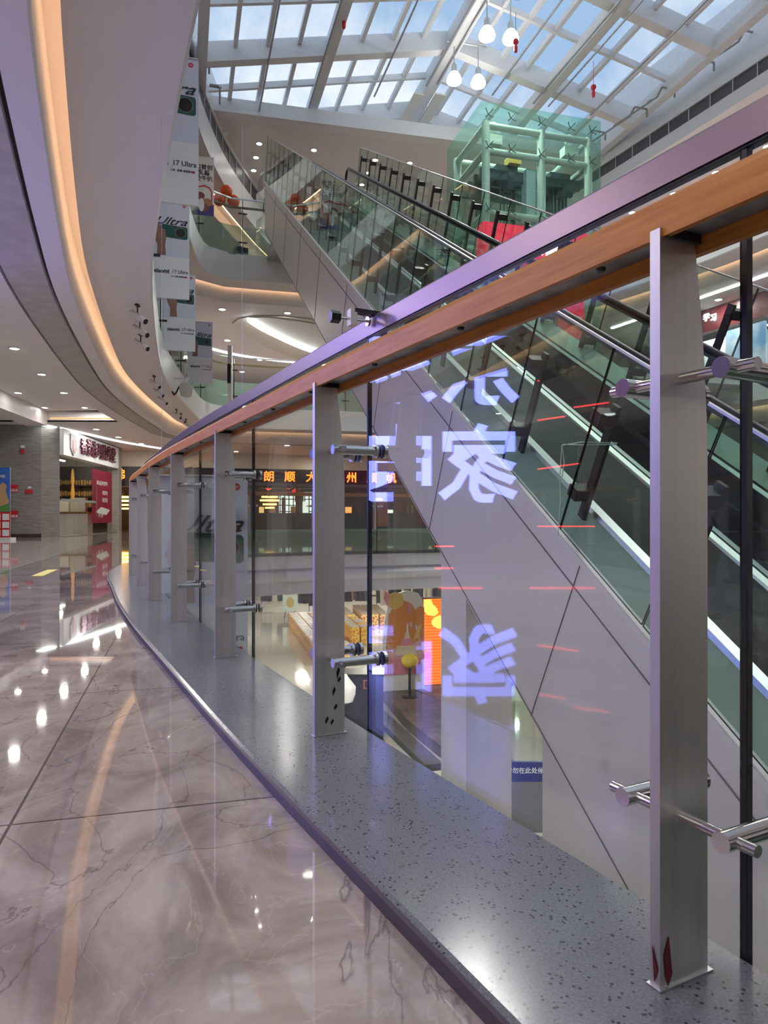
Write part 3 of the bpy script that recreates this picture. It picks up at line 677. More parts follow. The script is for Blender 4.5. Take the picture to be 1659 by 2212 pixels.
# ================================================================== GLASS LIFT SHAFT
lift = thing('lift_shaft', 'glass lift shaft with white steel frame rising beyond the escalator', 'lift')
c0 = Vector((3.02, 22, 0)); ZT = 13.57; WD, DP = 4.2, 3.0
def LP(u, v, z): return c0 + E2 * u + E1 * v + UP * z
M_tube = mat('lift_tube', (.50, .56, .53), .4)
M_mach = mat('lift_machine', (.06, .085, .08), .4, .5)
zs = [-5.1, -1.5, 2.1, 5.7, 9.0, 11.0, 12.75, ZT]
for u0, u1, v0, v1 in ((0, WD / 4, 0, 0), (WD / 4, WD / 2, 0, 0), (WD / 2, WD * .75, 0, 0), (WD * .75, WD, 0, 0), (0, 0, 0, DP / 2), (0, 0, DP / 2, DP), (WD, WD, 0, DP), (0, WD, DP, DP)):
    m = MB()
    for k in range(len(zs) - 1):
        m.poly([LP(u0, v0, zs[k] + .01), LP(u1, v1, zs[k] + .01), LP(u1, v1, zs[k + 1]), LP(u0, v0, zs[k + 1])])
    m.build('shaft_glass', M_shaft, lift)
m = MB(); m.poly([LP(0, 0, ZT), LP(WD, 0, ZT), LP(WD, DP, ZT), LP(0, DP, ZT)]); m.build('roof_glass', M_shaft, lift)
for u, v in ((.28, .3), (WD / 2 + .1, .3), (WD - .28, .3), (.28, DP - .3), (WD - .28, DP - .3)):
    m = MB(); m.tube(LP(u, v, -5.1), LP(u, v, 13.1), .13, 14); m.build('column', M_tube, lift, True)
for z in (13.0, 12.2, 10.25, 7.6, 5.0):
    for p, q in (((.28, .3), (WD - .28, .3)), ((.28, .3), (.28, DP - .3)), ((WD - .28, .3), (WD - .28, DP - .3)), ((.28, DP - .3), (WD - .28, DP - .3))):
        m = MB(); m.tube(LP(*p, z), LP(*q, z), .11, 12); m.build('ring_beam', M_tube, lift, True)
for u in (.28, WD / 4, WD / 2, WD * .75, WD - .28):
    for z in (13.25, 12.25, 10.3):
        m = MB(); c = LP(u, .12, z)
        for sx in (-1, 1):
            for sz in (-1, 1): m.tube(c, c + E2 * .13 * sx + UP * .13 * sz - E1 * .1, .014, 6)
        m.tube(c, c + E1 * .16, .02, 6); m.build('spider_fitting', M_mach, lift)
for v in (.8, 1.3, 1.8, 2.3):
    m = MB(); m.bar(LP(.3, v, 11.75), LP(WD - .3, v, 11.75), .14, .3); m.build('machine_beam', M_mach, lift)
for u in (1.35, 3.3):
    m = MB(); m.box(LP(u, 1.3, 12.0), (.75, .6, .45), (E2, E1, UP)); m.tube(LP(u - .1, .95, 11.65), LP(u + .1, .95, 11.65), .3, 16); m.build('hoist_machine', M_mach, lift)
    for k in range(4):
        m = MB(); m.tube(LP(u - .2 + .13 * k, 1.1, -5), LP(u - .2 + .13 * k, 1.1, 11.7), .022, 6); m.build('hoist_rope', M_mach, lift)
    m = MB(); m.bar(LP(u + .45, 1.5, -5), LP(u + .45, 1.5, 12), .1, .14, up=E1); m.bar(LP(u - .75, 1.5, -5), LP(u - .75, 1.5, 12), .1, .14, up=E1); m.build('guide_rail', M_mach, lift)
m = MB(); m.box(LP(1.55, 1.0, 12.35), (.42, .4, .26), (E2, E1, UP)); m.build('motor', mat('motor_yellow', (.55, .36, .08), .4), lift)['label'] = 'yellow motor'
m = MB(); m.box(LP(2.15, .7, 11.2), (.7, .35, 1.5), (E2, E1, UP)); m.build('control_cabinet', mat('cabinet_blue', (.42, .55, .58), .45), lift)['label'] = 'pale blue control cabinet'
for u in (.75, WD - .8):
    m = MB(); m.box(LP(u, 1.6, 10.9), (.35, .5, 2.2), (E2, E1, UP)); m.build('counterweight', M_mach, lift)
for u, v in ((.7, .7), (WD - .75, .7)):
    m = MB(); m.box(LP(u, v, 12.75), (.5, .35, .3), (E2, E1, UP)); m.ball(LP(u, v, 13.2), .17); m.build('duct_box', M_tube, lift)

# ================================================================== LAMPS
def downlight(p, lab, grp, power=0.0, r=.085):
    m = MB(); m.lathe([(r * 1.35, 0), (r * 1.35, -.012), (r * 1.05, -.016), (r, -.005)], p, 16, 0)
    m.add([Vector(p) + Vector((r * math.cos(k * math.pi / 8), r * math.sin(k * math.pi / 8), -.014)) for k in range(16)], [tuple(range(16))], 1)
    o = m.build('ceiling_downlight', [M_white, M_down]); tag(o, lab, 'downlight', grp)
    if power: area('downlight_glow', Vector(p) - UP * .03, power, r * 2)
    return o
G = 'downlights in the raised corridor ceiling'
for px, py in ((31, 752), (90, 808), (39, 848), (138, 848), (97, 880), (183, 880)):
    downlight(Wz(px, py, 4.095), 'round downlight shining in the raised corridor ceiling', G, 0 if px in (39, 97) else P_DOWN)
for x, y in ((-6.2, 11), (-7.9, 11), (-5.2, 7.5), (-7.2, 7.5), (-4.0, 4), (-6.4, 4), (-2.6, .5), (-5.4, .5), (-1.4, -3), (-4.2, -3)):
    downlight((x, y, 4.095), 'round downlight shining in the raised corridor ceiling', G, P_DOWN)
for px, py in ((32, 920), (208, 927), (256, 944), (305, 958)):
    downlight(Wz(px, py, 3.795), 'round downlight in the lower ceiling before the corner shop', 'downlights before the corner shop', P_DOWN * .8, .1)
# curved light lines before the shops
for pts, lab in (([(-11.6, 23.8), (-11.2, 26.5), (-10.9, 29.5), (-10.0, 33)], 'curved white light line in the ceiling before the corner shop'), ([(-13.4, 34.8), (-10, 35.8), (-5.5, 37.1), (-1.0, 38.6)], 'white light line in the ceiling before the shop with orange characters')):
    pt = smooth_path(pts, .5); m = MB(); sweep(m, pt, [(-.09, 3.79), (-.09, 3.77), (.09, 3.77), (.09, 3.79)], closed=True); tag(m.build('light_line', M_ledw), lab, 'light')
G = 'downlights in the third floor ceiling'
for px, py in ((560, 310), (553, 340), (548, 368), (678, 324), (885, 352)):
    downlight(Wz(px, py, 14.99), 'small downlight in the grey third floor ceiling under the skylight', G, 0 if px < 600 else P_UPPER * .35, .10)
G = 'downlights in two rows under the right bulkhead'
for px, py in ((1506, 361), (1546, 372), (1418, 407), (1455, 418), (1329, 448), (1365, 459), (1614, 304), (1657, 316)):
    downlight(Wz(px, py, 13.49), 'downlight of the double row under the right bulkhead', G, P_UPPER * .3, .12)
G = 'downlights in the second floor ceiling across the atrium'
for px, py in ((480, 668), (621, 676), (491, 735), (561, 777), (523, 803)):
    downlight(Wz(px, py, 8.745), 'downlight in the second floor ceiling across the atrium', G, P_UPPER * .5, .12)
for px, py in ((510, 975), (620, 962), (672, 1007), (599, 1013), (556, 1011)):
    downlight(Wz(px, py, 3.795), 'downlight before the shop with orange characters', 'downlights before the shop with orange characters', 0, .11)
downlight(Wz(1552, 647, 8.745), 'single downlight before the maroon shop sign', 'downlight by the maroon sign', P_UPPER * .5, .12)
# pendants below the ridge
def pendant(p, lab):
    t = thing('pendant_lamp', lab, 'lamp', p, 0, 'bell pendant lamps hanging below the skylight ridge')
    m = MB(); m.lathe([(.05, .42), (.09, .36), (.10, .22), (.13, .12)], (0, 0, 0), 16); m.build('lamp_housing', M_alu, t, True)
    m = MB(); m.lathe([(.12, .13), (.21, 0), (.255, -.13), (.24, -.20), (.10, -.23), (.005, -.235)], (0, 0, 0), 20); m.build('bulb', M_pend, t, True)
    m = MB(); m.tube((0, 0, .4), (0, 0, 1.15), .02, 8); m.build('stem', M_alu, t)
    spot('pendant_glow', Vector(p) - UP * .30, P_PENDANT, .22)
labs = ['pendant lamp of the upper pair, nearer the long rafter with the tassel', 'pendant lamp of the upper pair nearer the lift', 'pendant lamp of the lower pair nearer the third floor ceiling kerb', 'pendant lamp of the lower pair above the lift corner']
for i, (px, py, d) in enumerate(((1052, 68, 21.8), (1103, 75, 22.0), (981, 165, 24.0), (1033, 172, 24.2))):
    pendant(W(px, py, d), labs[i])
for k in range(1, 6):
    Yk = 21.9 - 3.6 * k
    pendant(RP(AR + .55, Yk, -1.2), 'pendant lamp of the pairs further along the ridge above the railing')
for z0, d in ((68, 21.9), (165, 24.1)):
    a, b = (W(1052, 48, 21.8), W(1103, 55, 22.0)) if d < 23 else (W(981, 146, 24.0), W(1033, 153, 24.2))
    m = MB(); m.tube(a + UP * .86 - E2 * .3, b + UP * .86 + E2 * .3, .03, 8); tag(m.build('lamp_bar', M_alu), 'thin bar carrying a pair of pendant lamps, %s' % ('upper pair' if d < 23 else 'lower pair'), 'bar')
# lower storey and halls
for x, y in ((-6, 24), (0, 26), (6, 24), (-8, 34), (-1, 35), (6, 34), (-5, 44), (3, 45), (12, 40), (-14, 40)):
    area('lower_area_light', (x, y, -.95), P_LOWER, .9, (1, .95, .84))
area('lower_area_light', (-.2, 15.2, -.95), P_LOWER * .8, .5, (1, .96, .9))  # extra light added to brighten the cut-out display board
for x, y in ((-5, 6), (4, 8)): area('lower_area_light', (x, y, -1.0), P_LOWER * .5, .6, (1, .97, .92))
for x, y in ((-9, 34), (-3, 36), (3, 37)): area('hall_area_light', (x, y - 1.5, 3.7), P_HALL, .5, (1, .9, .75))
for x, y in ((-9, 30), (-5, 36), (-1, 38), (4, 38), (14, 30), (15.5, 24)): area('second_floor_lamp', (x, y, 8.6), P_UPPER, .6, (1, .96, .92))
for x, y in ((-2, 36), (4, 37), (9, 36), (-12, 33)): area('third_floor_lamp', (x, y, 14.8), P_UPPER, .6, (1, .97, .94))
for x, y in ((12.6, 28), (14.2, 23)): area('third_floor_lamp', (x, y, 13.3), P_UPPER * .8, .5, (1, .97, .94))

# ================================================================== SIGN OF THE SHOP BEHIND US AND ITS MIRROR IMAGE
def mirror(v, mir):
    A, n = mir; v = Vector(v); return v - 2 * (v - A).dot(n) * n
def mdir(v, mir): n = mir[1]; v = Vector(v); return v - 2 * v.dot(n) * n
sg = thing('shop_sign', 'tall sign of four glowing blue characters on the shop front behind the railing', 'sign')
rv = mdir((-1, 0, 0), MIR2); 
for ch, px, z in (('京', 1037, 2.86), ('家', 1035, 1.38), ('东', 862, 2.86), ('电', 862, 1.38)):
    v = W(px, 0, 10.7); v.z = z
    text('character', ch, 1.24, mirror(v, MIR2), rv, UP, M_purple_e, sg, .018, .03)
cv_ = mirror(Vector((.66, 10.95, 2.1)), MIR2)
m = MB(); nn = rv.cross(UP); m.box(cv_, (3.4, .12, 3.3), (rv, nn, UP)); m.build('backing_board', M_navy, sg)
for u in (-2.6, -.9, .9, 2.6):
    point('purple_sign_glow', cv_ + rv * u + nn * .8 + UP * 1.55, P_PURPLE, .12, (.34, .24, 1.0))  # unseen point lamps added for the purple glow around the sign
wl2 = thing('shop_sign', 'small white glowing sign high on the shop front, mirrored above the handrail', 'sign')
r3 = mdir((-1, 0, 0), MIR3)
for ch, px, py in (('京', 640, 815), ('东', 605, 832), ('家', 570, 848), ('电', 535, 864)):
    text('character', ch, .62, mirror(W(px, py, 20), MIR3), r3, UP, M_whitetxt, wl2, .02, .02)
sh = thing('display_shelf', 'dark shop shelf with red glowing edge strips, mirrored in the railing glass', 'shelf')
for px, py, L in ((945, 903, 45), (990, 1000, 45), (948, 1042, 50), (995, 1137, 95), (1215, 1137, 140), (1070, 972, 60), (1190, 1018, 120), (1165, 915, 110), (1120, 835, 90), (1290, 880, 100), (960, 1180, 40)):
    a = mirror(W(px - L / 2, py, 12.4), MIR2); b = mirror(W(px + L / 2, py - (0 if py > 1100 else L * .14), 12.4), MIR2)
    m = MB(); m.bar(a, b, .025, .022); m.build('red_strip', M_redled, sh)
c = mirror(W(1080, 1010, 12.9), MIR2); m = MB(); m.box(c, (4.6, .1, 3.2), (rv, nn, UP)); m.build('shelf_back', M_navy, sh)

# ================================================================== HANGING BANNERS
def quad_on(o, r, u, n, pts, dz=.002):        # a flat print on a banner: points in banner units
    m = MB(); m.poly([o + r * x + u * y + n * dz for x, y in pts]); return m
def blob(cx, cyy, rx, ry, n=20, a0=0): return [(cx + rx * math.cos(2 * math.pi * k / n + a0), cyy + ry * math.sin(2 * math.pi * k / n + a0)) for k in range(n)]
def phone_banner(px_right, d, ztop, wd, ht, lab, wire_to):
    r = E2.copy(); br = W(px_right, 0, d); br.z = ztop; o = br - r * wd; u = UP; n = r.cross(u)
    t = thing('hanging_banner', lab, 'banner', (0, 0, 0), 0, 'phone banners hung along the left slab edge')
    th = -n * .012
    m = MB(); m.prism([o + u * (-.575 * ht), br + u * (-.575 * ht), br, o], th); m.build('picture_half', M_paper2, t)['label'] = 'pale lilac upper half'
    m = MB(); m.prism([o + u * (-ht), br + u * (-ht), br + u * (-.575 * ht), o + u * (-.575 * ht)], th); m.build('text_half', M_paper, t)['label'] = 'white lower half'
    s = wd
    Q = lambda pts, dz=.002: quad_on(o, r * s, u * s, n, pts, dz)
    Q(blob(.87, -.11, .045, .042)).build('logo_badge', M_badge, t)
    for x in (.848, .868, .886): quad_on(o, r * s, u * s, n, [(x, -.125), (x + .007, -.125), (x + .007, -.095), (x, -.095)], .004).build('logo_mark', M_paper, t)
    # hand and phone
    Q([(.20, -1.42), (.42, -1.42), (.40, -1.15), (.43, -.98), (.36, -.80), (.30, -.66), (.20, -.62), (.13, -.72), (.10, -.88), (.16, -1.05), (.21, -1.16)], .003).build('hand', M_skin, t)['label'] = 'printed brown hand and forearm'
    for k in range(4): Q([(.20, -.74 - .065 * k), (.40, -.76 - .065 * k), (.43, -.785 - .065 * k), (.40, -.81 - .065 * k), (.20, -.79 - .065 * k)], .0048).build('finger', mat('skin_light', (.36, .19, .14), .5) if 'skin_light' not in bpy.data.materials else bpy.data.materials['skin_light'], t)
    Q([(.30, -.62), (.93, -.66), (.955, -.70), (.955, -.95), (.92, -.98), (.42, -.95), (.34, -.80)], .0042).build('phone', M_phone, t)['label'] = 'printed dark green phone'
    Q(blob(.78, -.81, .135, .135), .0052).build('lens_ring', mat('lens_ring', (.18, .22, .22), .3) if 'lens_ring' not in bpy.data.materials else bpy.data.materials['lens_ring'], t); Q(blob(.78, -.81, .12, .12), .006).build('lens', M_lens, t)
    tx = text('script_lettering', 'Ultra', .27 * s, o + r * s * .58 + u * s * -.54 + n * .006, r, u, M_ink, t, .008, .001)
    for v in tx.data.vertices:                # slanted brush script
        k = (v.co.z - (o + u * s * -.54).z); v.co += r * k * .5
        if True: v.co += r * ((v.co - o).dot(r) - s * .58) * .42
    text('lettering', 'xiaomi', .145 * s, o + r * s * .31 + u * s * -1.83 + n * .004, r, u, M_ink, t, .03, .001)
    text('lettering', '17 Ultra', .12 * s, o + r * s * .765 + u * s * -1.825 + n * .004, r, u, M_ink, t, .004, .001)
    text('small_print', '人车 · 影像 旗舰联合', .042 * s, o + r * s * .72 + u * s * -1.95 + n * .004, r, u, M_ink, t, .01, .001)
    Q(blob(.92, -1.95, .022, .022)).build('red_dot', M_badge, t)
    m = MB(); m.tube(o + u * .005, br + u * .005, .012, 8); m.build('banner_rod', M_alu, t); m = MB(); m.tube(o - u * ht, br - u * ht, .01, 8); m.build('banner_rod', M_alu, t)
    m = MB(); m.tube(o + r * .05, o + r * .05 + u * wire_to, .0013, 5); m.build('wire', M_alu, t); m = MB(); m.tube(br - r * .05, br - r * .05 + u * wire_to, .0013, 5); m.build('wire', M_alu, t)
    return t
LAB = ['phone banner partly hidden behind the left ceiling edge, biggest of the hanging row', 'second phone banner of the hanging row, whole hand and script showing', 'third phone banner of the hanging row, its top corner behind the second', 'last phone banner of the hanging row above the wall projector', 'phone banner hanging below the kerb, seen through the railing glass']
for (pr, d, zt), lab, wt in zip(((429, 9.8, 6.98), (409, 14.75, 7.2), (422, 18.7, 7.04), (459, 23.4, 7.07), (535, 6.5, 1.04)), LAB, (2.2, 2.0, 2.1, 2.1, 3.2)):
    phone_banner(pr, d, zt, .80, 2.02, lab, wt)
# food banner
r = E2; d = 24; br = W(462, 0, d); br.z = 12.8; wd, ht = 1.02, 1.98; o = br - r * wd; n = r.cross(UP)
t = thing('hanging_banner', 'food banner with red arch and Chinese headline near the third floor glass', 'banner')
m = MB(); m.prism([o - UP * ht, br - UP * ht, br, o], -n * .012); m.build('sheet', mat('banner_cream', (.78, .74, .68), .5), t)
Q = lambda pts, dz=.003: quad_on(o, r * wd, UP * wd, n, pts, dz)
Q([(0, -1.94), (1, -1.94), (1, -1.55), (0, -1.62)]).build('purple_band', mat('print_purple', (.06, .04, .16), .5), t)
for k, (x, y, a) in enumerate(((.30, -1.45, .17), (.55, -1.30, .16), (.78, -1.5, .17), (.45, -1.62, .18), (.66, -1.68, .17), (.25, -1.66, .13))):
    Q(blob(x, y, a, a * .8), .004 + k * .0006).build('meat_print', [mat('print_meat%d' % k, c_, .5) for c_ in (((.32, .09, .04), (.22, .05, .04), (.42, .18, .08), (.55, .30, .16), (.26, .07, .04), (.38, .13, .07))[k],)][0], t)
Q(blob(.60, -1.6, .09, .22), .009).build('cheese_print', M_paper, t)
Q([(.05, -1.03), (.55, -.98), (.70, -.93), (.88, -1.0), (.95, -1.15), (.95, -1.6), (.91, -1.6), (.91, -1.16), (.85, -1.04), (.70, -.98), (.55, -1.02), (.05, -1.07)], .005).build('red_arch', M_badge, t)
for k, (tx, y) in enumerate((('山口首创', -.36), ('牛乳酱', -.55), ('方块牛扒', -.74))):
    text('lettering', tx, .19, o + r * .60 - UP * (-y) + n * .005, r, UP, M_ink, t, .02, .001)
m = MB(); m.tube(o, br, .014, 8); m.build('banner_rod', M_alu, t)
for q in (o + r * .1, br - r * .1): m = MB(); m.tube(q, q + UP * .8, .004, 5); m.build('wire', M_alu, t)

# ================================================================== SPOTLIGHTS, PROJECTOR AND SMALL FITTINGS ON THE SLAB EDGE
for k, (px, py) in enumerate(((297, 658), (302, 690), (304, 722), (333, 812), (341, 832), (350, 850), (381, 884), (391, 893), (402, 905))):
    p = Wz(px, py, 4.245)
    lab = ['first group of three by the black cable', 'middle group of three', 'last group of three above the handrail end'][k // 3]
    lab = 'white cylinder spotlight under the slab edge, %s' % ['group under the second banner', 'group beside the projector', 'group at the end of the slab edge'][k // 3]
    t = thing('spotlight', lab, 'spotlight', p, 0, 'spotlights under the slab edge')
    m = MB(); m.box((0, 0, -.015), (.05, .12, .03)); m.tube((0, 0, -.03), (0, 0, -.14), .012, 8); m.build('bracket', M_blackm, t)
    a = Vector((-.13, .05, -.12)); b = Vector((.15, -.05, -.30))
    m = MB(); m.tube(a, b, .055, 14); m.build('lamp_body', M_white, t, True)
    m = MB(); m.tube(b, b + (b - a).normalized() * .012, .046, 14); m.build('lens', M_black, t)
p = W(402, 842, 20.2)
t = thing('projector', 'pale wall projector with a looping black cable on the slab edge', 'projector', p)
m = MB(); m.lathe([(.02, -.22), (.15, -.18), (.19, .0), (.18, .14), (.10, .20), (.02, .21)], (0, 0, 0), 16); m.build('housing', mat('projector_white', (.6, .6, .56), .4), t, True)
m = MB(); m.box((-.32, .1, .34), (.75, .05, .04)); m.tube((0, .1, .34), (0, 0, .18), .03, 8); m.build('bracket', M_white, t)
m = MB(); m.path([(-.08, .0, .12), (-.2, 0, .08), (-.28, 0, -.08), (-.36, .03, -.14), (-.42, .05, .0), (-.40, .05, .22), (-.47, .08, .36)], .025, 6); m.build('cable', M_black, t)
for k, (px, py, d) in enumerate(((432, 118, 22.3), (456, 186, 23.2))):
    p = W(px, py, d) + E2 * .28; m = MB(); m.tube(p, p + E1 * .0 - UP * .55, .03, 8); m.tube(p - E2 * .3, p + E2 * .05, .03, 8); m.box(p - E2 * .18 + UP * .02, (.3, .1, .06), (E2, E1, UP))
    tag(m.build('pipe_bracket', mat('grey_fitting', (.3, .3, .3), .4) if k == 0 else bpy.data.materials['grey_fitting']), ['upper', 'lower'][k] + ' small grey pipe bracket on the left bulkhead below the skylight', 'bracket')
for k, (px, py, d) in enumerate(((1310, 300, 26), (1400, 250, 25.0), (1460, 208, 24.3), (1545, 150, 23.3), (1640, 88, 22.2))):
    p = W(px, py, d) - E2 * .55; m = MB(); m.path([p - Vector((1.0, -2.0, .0)), p - Vector((.1, -.2, .0)), p + UP * .22 , p + UP * .22 + E2 * .5, p + E2 * .5 - UP * .05], .035, 6)
    tag(m.build('pipe_bracket', bpy.data.materials['grey_fitting']), 'zigzag grey pipe along the eave above the right bulkhead', 'pipe', 'zigzag eave pipes')
for k, (px, py, d, h) in enumerate(((743, 55, 21.5, .75), (1114, 108, 21, .55), (1282, 205, 23, .55))):
    p = W(px, py, d); t = thing('red_tassel', ['red tassel hanging at the rafter above the escalator top', 'red tassel hanging below the upper pendant pair', 'red tassel hanging above the lift shaft'][k], 'tassel', p)
    m = MB(); m.tube((0, 0, h * .5), (0, 0, h * 2), .008, 5); m.build('string', M_badge, t)
    m = MB(); m.ball((0, 0, h * .45), .09, 10); m.lathe([(.03, h * .35), (.06, h * .1), (.05, -h * .1), (.02, -h * .15)], (0, 0, 0), 10); m.build('knot', M_badge, t, True)

# ================================================================== UPPER GLASS RAILINGS
def upper_rail(path, z, sel, lab, pitch=2.3):
    P = [p for p in path if sel(p)]; L = cum(P); t = thing('glass_railing', lab, 'railing'); s = 0
    PI_ = offset(P, .06)
    while s < L[-1] - .3:
        n = max(1, 3); pts = [at_len(PI_, cum(PI_), min(s + .02 + (min(pitch, L[-1] - s) - .04) * k / n, L[-1]))[0] for k in range(n + 1)]
        m = MB(); sweep(m, pts, [(.0, z - .05), (.0, z + 2.02)]); o = m.build('glass_pane', M_glass2, t)
        m = MB(); sweep(m, pts, [(.012, z - .03), (.012, z + 1.02)]); m.build('frosted_band', M_film, t)['label'] = 'green frosted lower band'
        q = pts[0]; m = MB(); m.box(q + UP * (z + 1.0), (.02, .02, 2.05)); m.build('joint', M_edge, t)
        for zz in (.45, 1.5):
            m = MB(); m.bar(q + UP * (z + zz) - E2 * .16, q + UP * (z + zz) + E2 * .16, .03, .05); m.build('glass_fitting', M_blackm, t)
        s += pitch
    m = MB(); sweep(m, offset(P, .16), [(-.035, z + 1.72), (-.035, z + 1.78), (.035, z + 1.78), (.035, z + 1.72)], closed=True, caps=True); m.build('handrail', mat('handrail_brown', (.20, .13, .06), .4) if 'handrail_brown' not in bpy.data.materials else bpy.data.materials['handrail_brown'], t)
    m = MB(); sweep(m, PI_, [(-.02, z + 2.0), (-.02, z + 2.05), (.02, z + 2.05), (.02, z + 2.0)], closed=True, caps=True); m.build('cap_rail', M_alu, t)
    return t
upper_rail(C2, 5.1, lambda p: p.y > 13 and p.x < 2.5, 'glass railing of the second floor with green frosted lower band')
upper_rail(C3, 10.2, lambda p: p.y > 19 and p.x < -3.2, 'glass railing of the third floor beside the escalator top')
for k, (dx, dz) in enumerate(((-.42, 0), (.42, .0), (0, .42))):
    p = W(489, 430, 26.3); m = MB(); m.ball((0, 0, 0), .23, 14); o = m.build('balloon', mat('balloon_orange', (.75, .10, .01), .35) if k == 0 else bpy.data.materials['balloon_orange'], None, True); o.location = p + E2 * dx * .62 + UP * (dz * .8 - .05)
    tag(o, 'orange balloon of the cluster of three behind the third floor glass', 'balloon', 'three orange balloons')
p = W(520, 545, 25.9); m = MB()
for k in range(5): m.box(p + E2 * (.1 * k - .2) + UP * (.06 + .02 * (k % 2)), (.13, .2, .14 + .03 * (k % 3)), (E2, E1, UP))
tag(m.build('bag', M_blackm), 'black bag lying behind the third floor glass foot', 'bag')
# oval light recess in the second floor ceiling and light line
ov = thing('light_recess', 'oval ceiling recess with ribbed panel and bright white rim across the atrium', 'light')
OZ = 8.75
m = MB(); m.prism([Wz(x, y, OZ) - UP * .01 for x, y in ((537, 682), (515, 687), (502, 697), (512, 708), (540, 726), (580, 749), (640, 774), (760, 790), (800, 725), (700, 690), (600, 681))], (0, 0, -.05)); m.build('oval_panel', mat('panel_ivory', (.62, .59, .52), .5), ov)
m = MB(); m.path([p - UP * .20 for p in smooth_path([Wz(x, y, OZ) for x, y in ((537, 682), (560, 698), (600, 719), (650, 742), (706, 762))], .4)] , .06, 6); m.v = [(x, y, z + OZ) for x, y, z in m.v]; m.build('bright_rim', M_ledw, ov)
ell2 = [Wz(x, y, OZ) for x, y in ((537, 682), (560, 698), (600, 719), (650, 742), (720, 766), (790, 745), (740, 705), (650, 690), (580, 681))]
rm = mat('ribbed_panel', (.7, .7, .68), .5); ntr = rm.node_tree; wv = ntr.nodes.new('ShaderNodeTexWave'); wv.inputs['Scale'].default_value = 1.6; wv.inputs['Distortion'].default_value = 1.2; wv.bands_direction = 'Y'
bp = ntr.nodes.new('ShaderNodeBump'); bp.inputs['Strength'].default_value = .8; tcn = ntr.nodes.new('ShaderNodeTexCoord'); ntr.links.new(tcn.outputs['Object'], wv.inputs['Vector']); ntr.links.new(wv.outputs['Fac'], bp.inputs['Height']); ntr.links.new(bp.outputs['Normal'], ntr.nodes['Principled BSDF'].inputs['Normal'])
m = MB(); m.poly([p - UP * .085 for p in ell2]); m.build('ribbed_panel', rm, ov)
pt = smooth_path([(-9.5, 32), (-7.2, 35.5), (-3.5, 37.6), (1.5, 39.2)], .5); m = MB(); sweep(m, pt, [(-.12, 8.74), (-.12, 8.72), (.12, 8.72), (.12, 8.74)], closed=True); tag(m.build('light_line', M_ledw), 'white light line curving over the second floor across the atrium', 'light')
p = W(497, 872, 27.6); t = thing('white_column', 'slim white column with a black device at the second floor glass', 'column', p)
m = MB(); m.box((0, 0, 1.1), (.16, .16, 2.3)); m.build('shaft', M_white, t); m = MB(); m.box((-.02, -.1, 1.15), (.12, .06, .75)); m.build('black_device', M_black, t)

# ================================================================== CORNER SHOP ON THE FIRST FLOOR
A0 = Vector((-11.3, 24.75, FZ)); B0 = Vector((-12.1, 32.0, FZ)); sd = (B0 - A0).normalized(); sn = Vector((sd.y, -sd.x, 0))   # sn faces the corridor
HC = 3.8 - FZ
m = MB(); wr = Vector((-11.75, 24.35, FZ)); wl_ = Vector((-16.5, 22.9, FZ)); m.prism([wl_, wr, wr + UP * HC, wl_ + UP * HC], Vector((-.3, 1, 0)) * .3); m.poly([wr, A0, A0 + UP * HC, wr + UP * HC])
gw = struct(m.build('wall_stone', M_stone_w), 'grey ribbed stone wall beside the corner shop')
m = MB(); t_ = (wr - wl_).normalized(); m.box((wl_ + wr) / 2 + UP * .06 - Vector((t_.y * -1, t_.x, 0)) * .012, ((wr - wl_).length, .02, .12), (t_, Vector((-t_.y, t_.x, 0)), UP)); struct(m.build('baseboard_stone', mat('skirting_brown', (.05, .03, .025), .4)), 'dark skirting below the stone wall')
m = MB(); dn = Vector((t_.y, -t_.x, 0)); dp = wl_ + t_ * 2.55
for a, b in (((0, 0), (0, 2.05)), ((0, 2.05), (1.05, 2.05)), ((1.05, 2.05), (1.05, 0))):
    m.bar(dp + t_ * a[0] + UP * a[1] + dn * .004, dp + t_ * b[0] + UP * b[1] + dn * .004, .012, .012, up=dn)
m = m.build('door_1', M_dark); struct(m, 'flush hidden door in the stone wall')
WNR = dn
def on_wall(px, py): # point on the stone wall seen at a pixel
    r = Vector(((px - 829.5) / F, 1, (HY - py) / F)); k = (wl_ - Vector((0, 0, CZ))).dot(dn) / r.dot(dn); return Vector((0, 0, CZ)) + r * k + dn * .01
def wallbox(c, w_, h_, d_, name, mt, par=None): m = MB(); m.box(c + dn * d_ / 2, (w_, d_, h_), (t_, dn, UP)); return m.build(name, mt, par)
t = thing('fire_alarm', 'red fire alarm sounder with small white sign above the hidden door', 'alarm'); wallbox(on_wall(49, 975), .11, .15, .06, 'sounder', M_red, t); wallbox(on_wall(49, 965), .13, .09, .01, 'sign_plate', M_paper, t)
t = thing('fire_alarm', 'wide red call point low on the grey stone wall by the shop', 'alarm'); wallbox(on_wall(63, 1062), .24, .12, .06, 'call_point', M_red, t); wallbox(on_wall(64, 1053), .10, .07, .01, 'sign_plate', M_paper, t)
for py, lab in ((1055, 'upper red and white notice on the hidden door'), (1111, 'lower red and white notice on the hidden door')):
    t = thing('notice', lab, 'notice'); c = on_wall(29, py); wallbox(c, .30, .25, .012, 'plate', M_red, t); wallbox(c - UP * .06 + dn * .012, .26, .08, .003, 'white_field', M_paper, t)
    text('lettering', '消火栓', .07, c - UP * .06 + dn * .019, t_, UP, M_red, t, .02, .001)
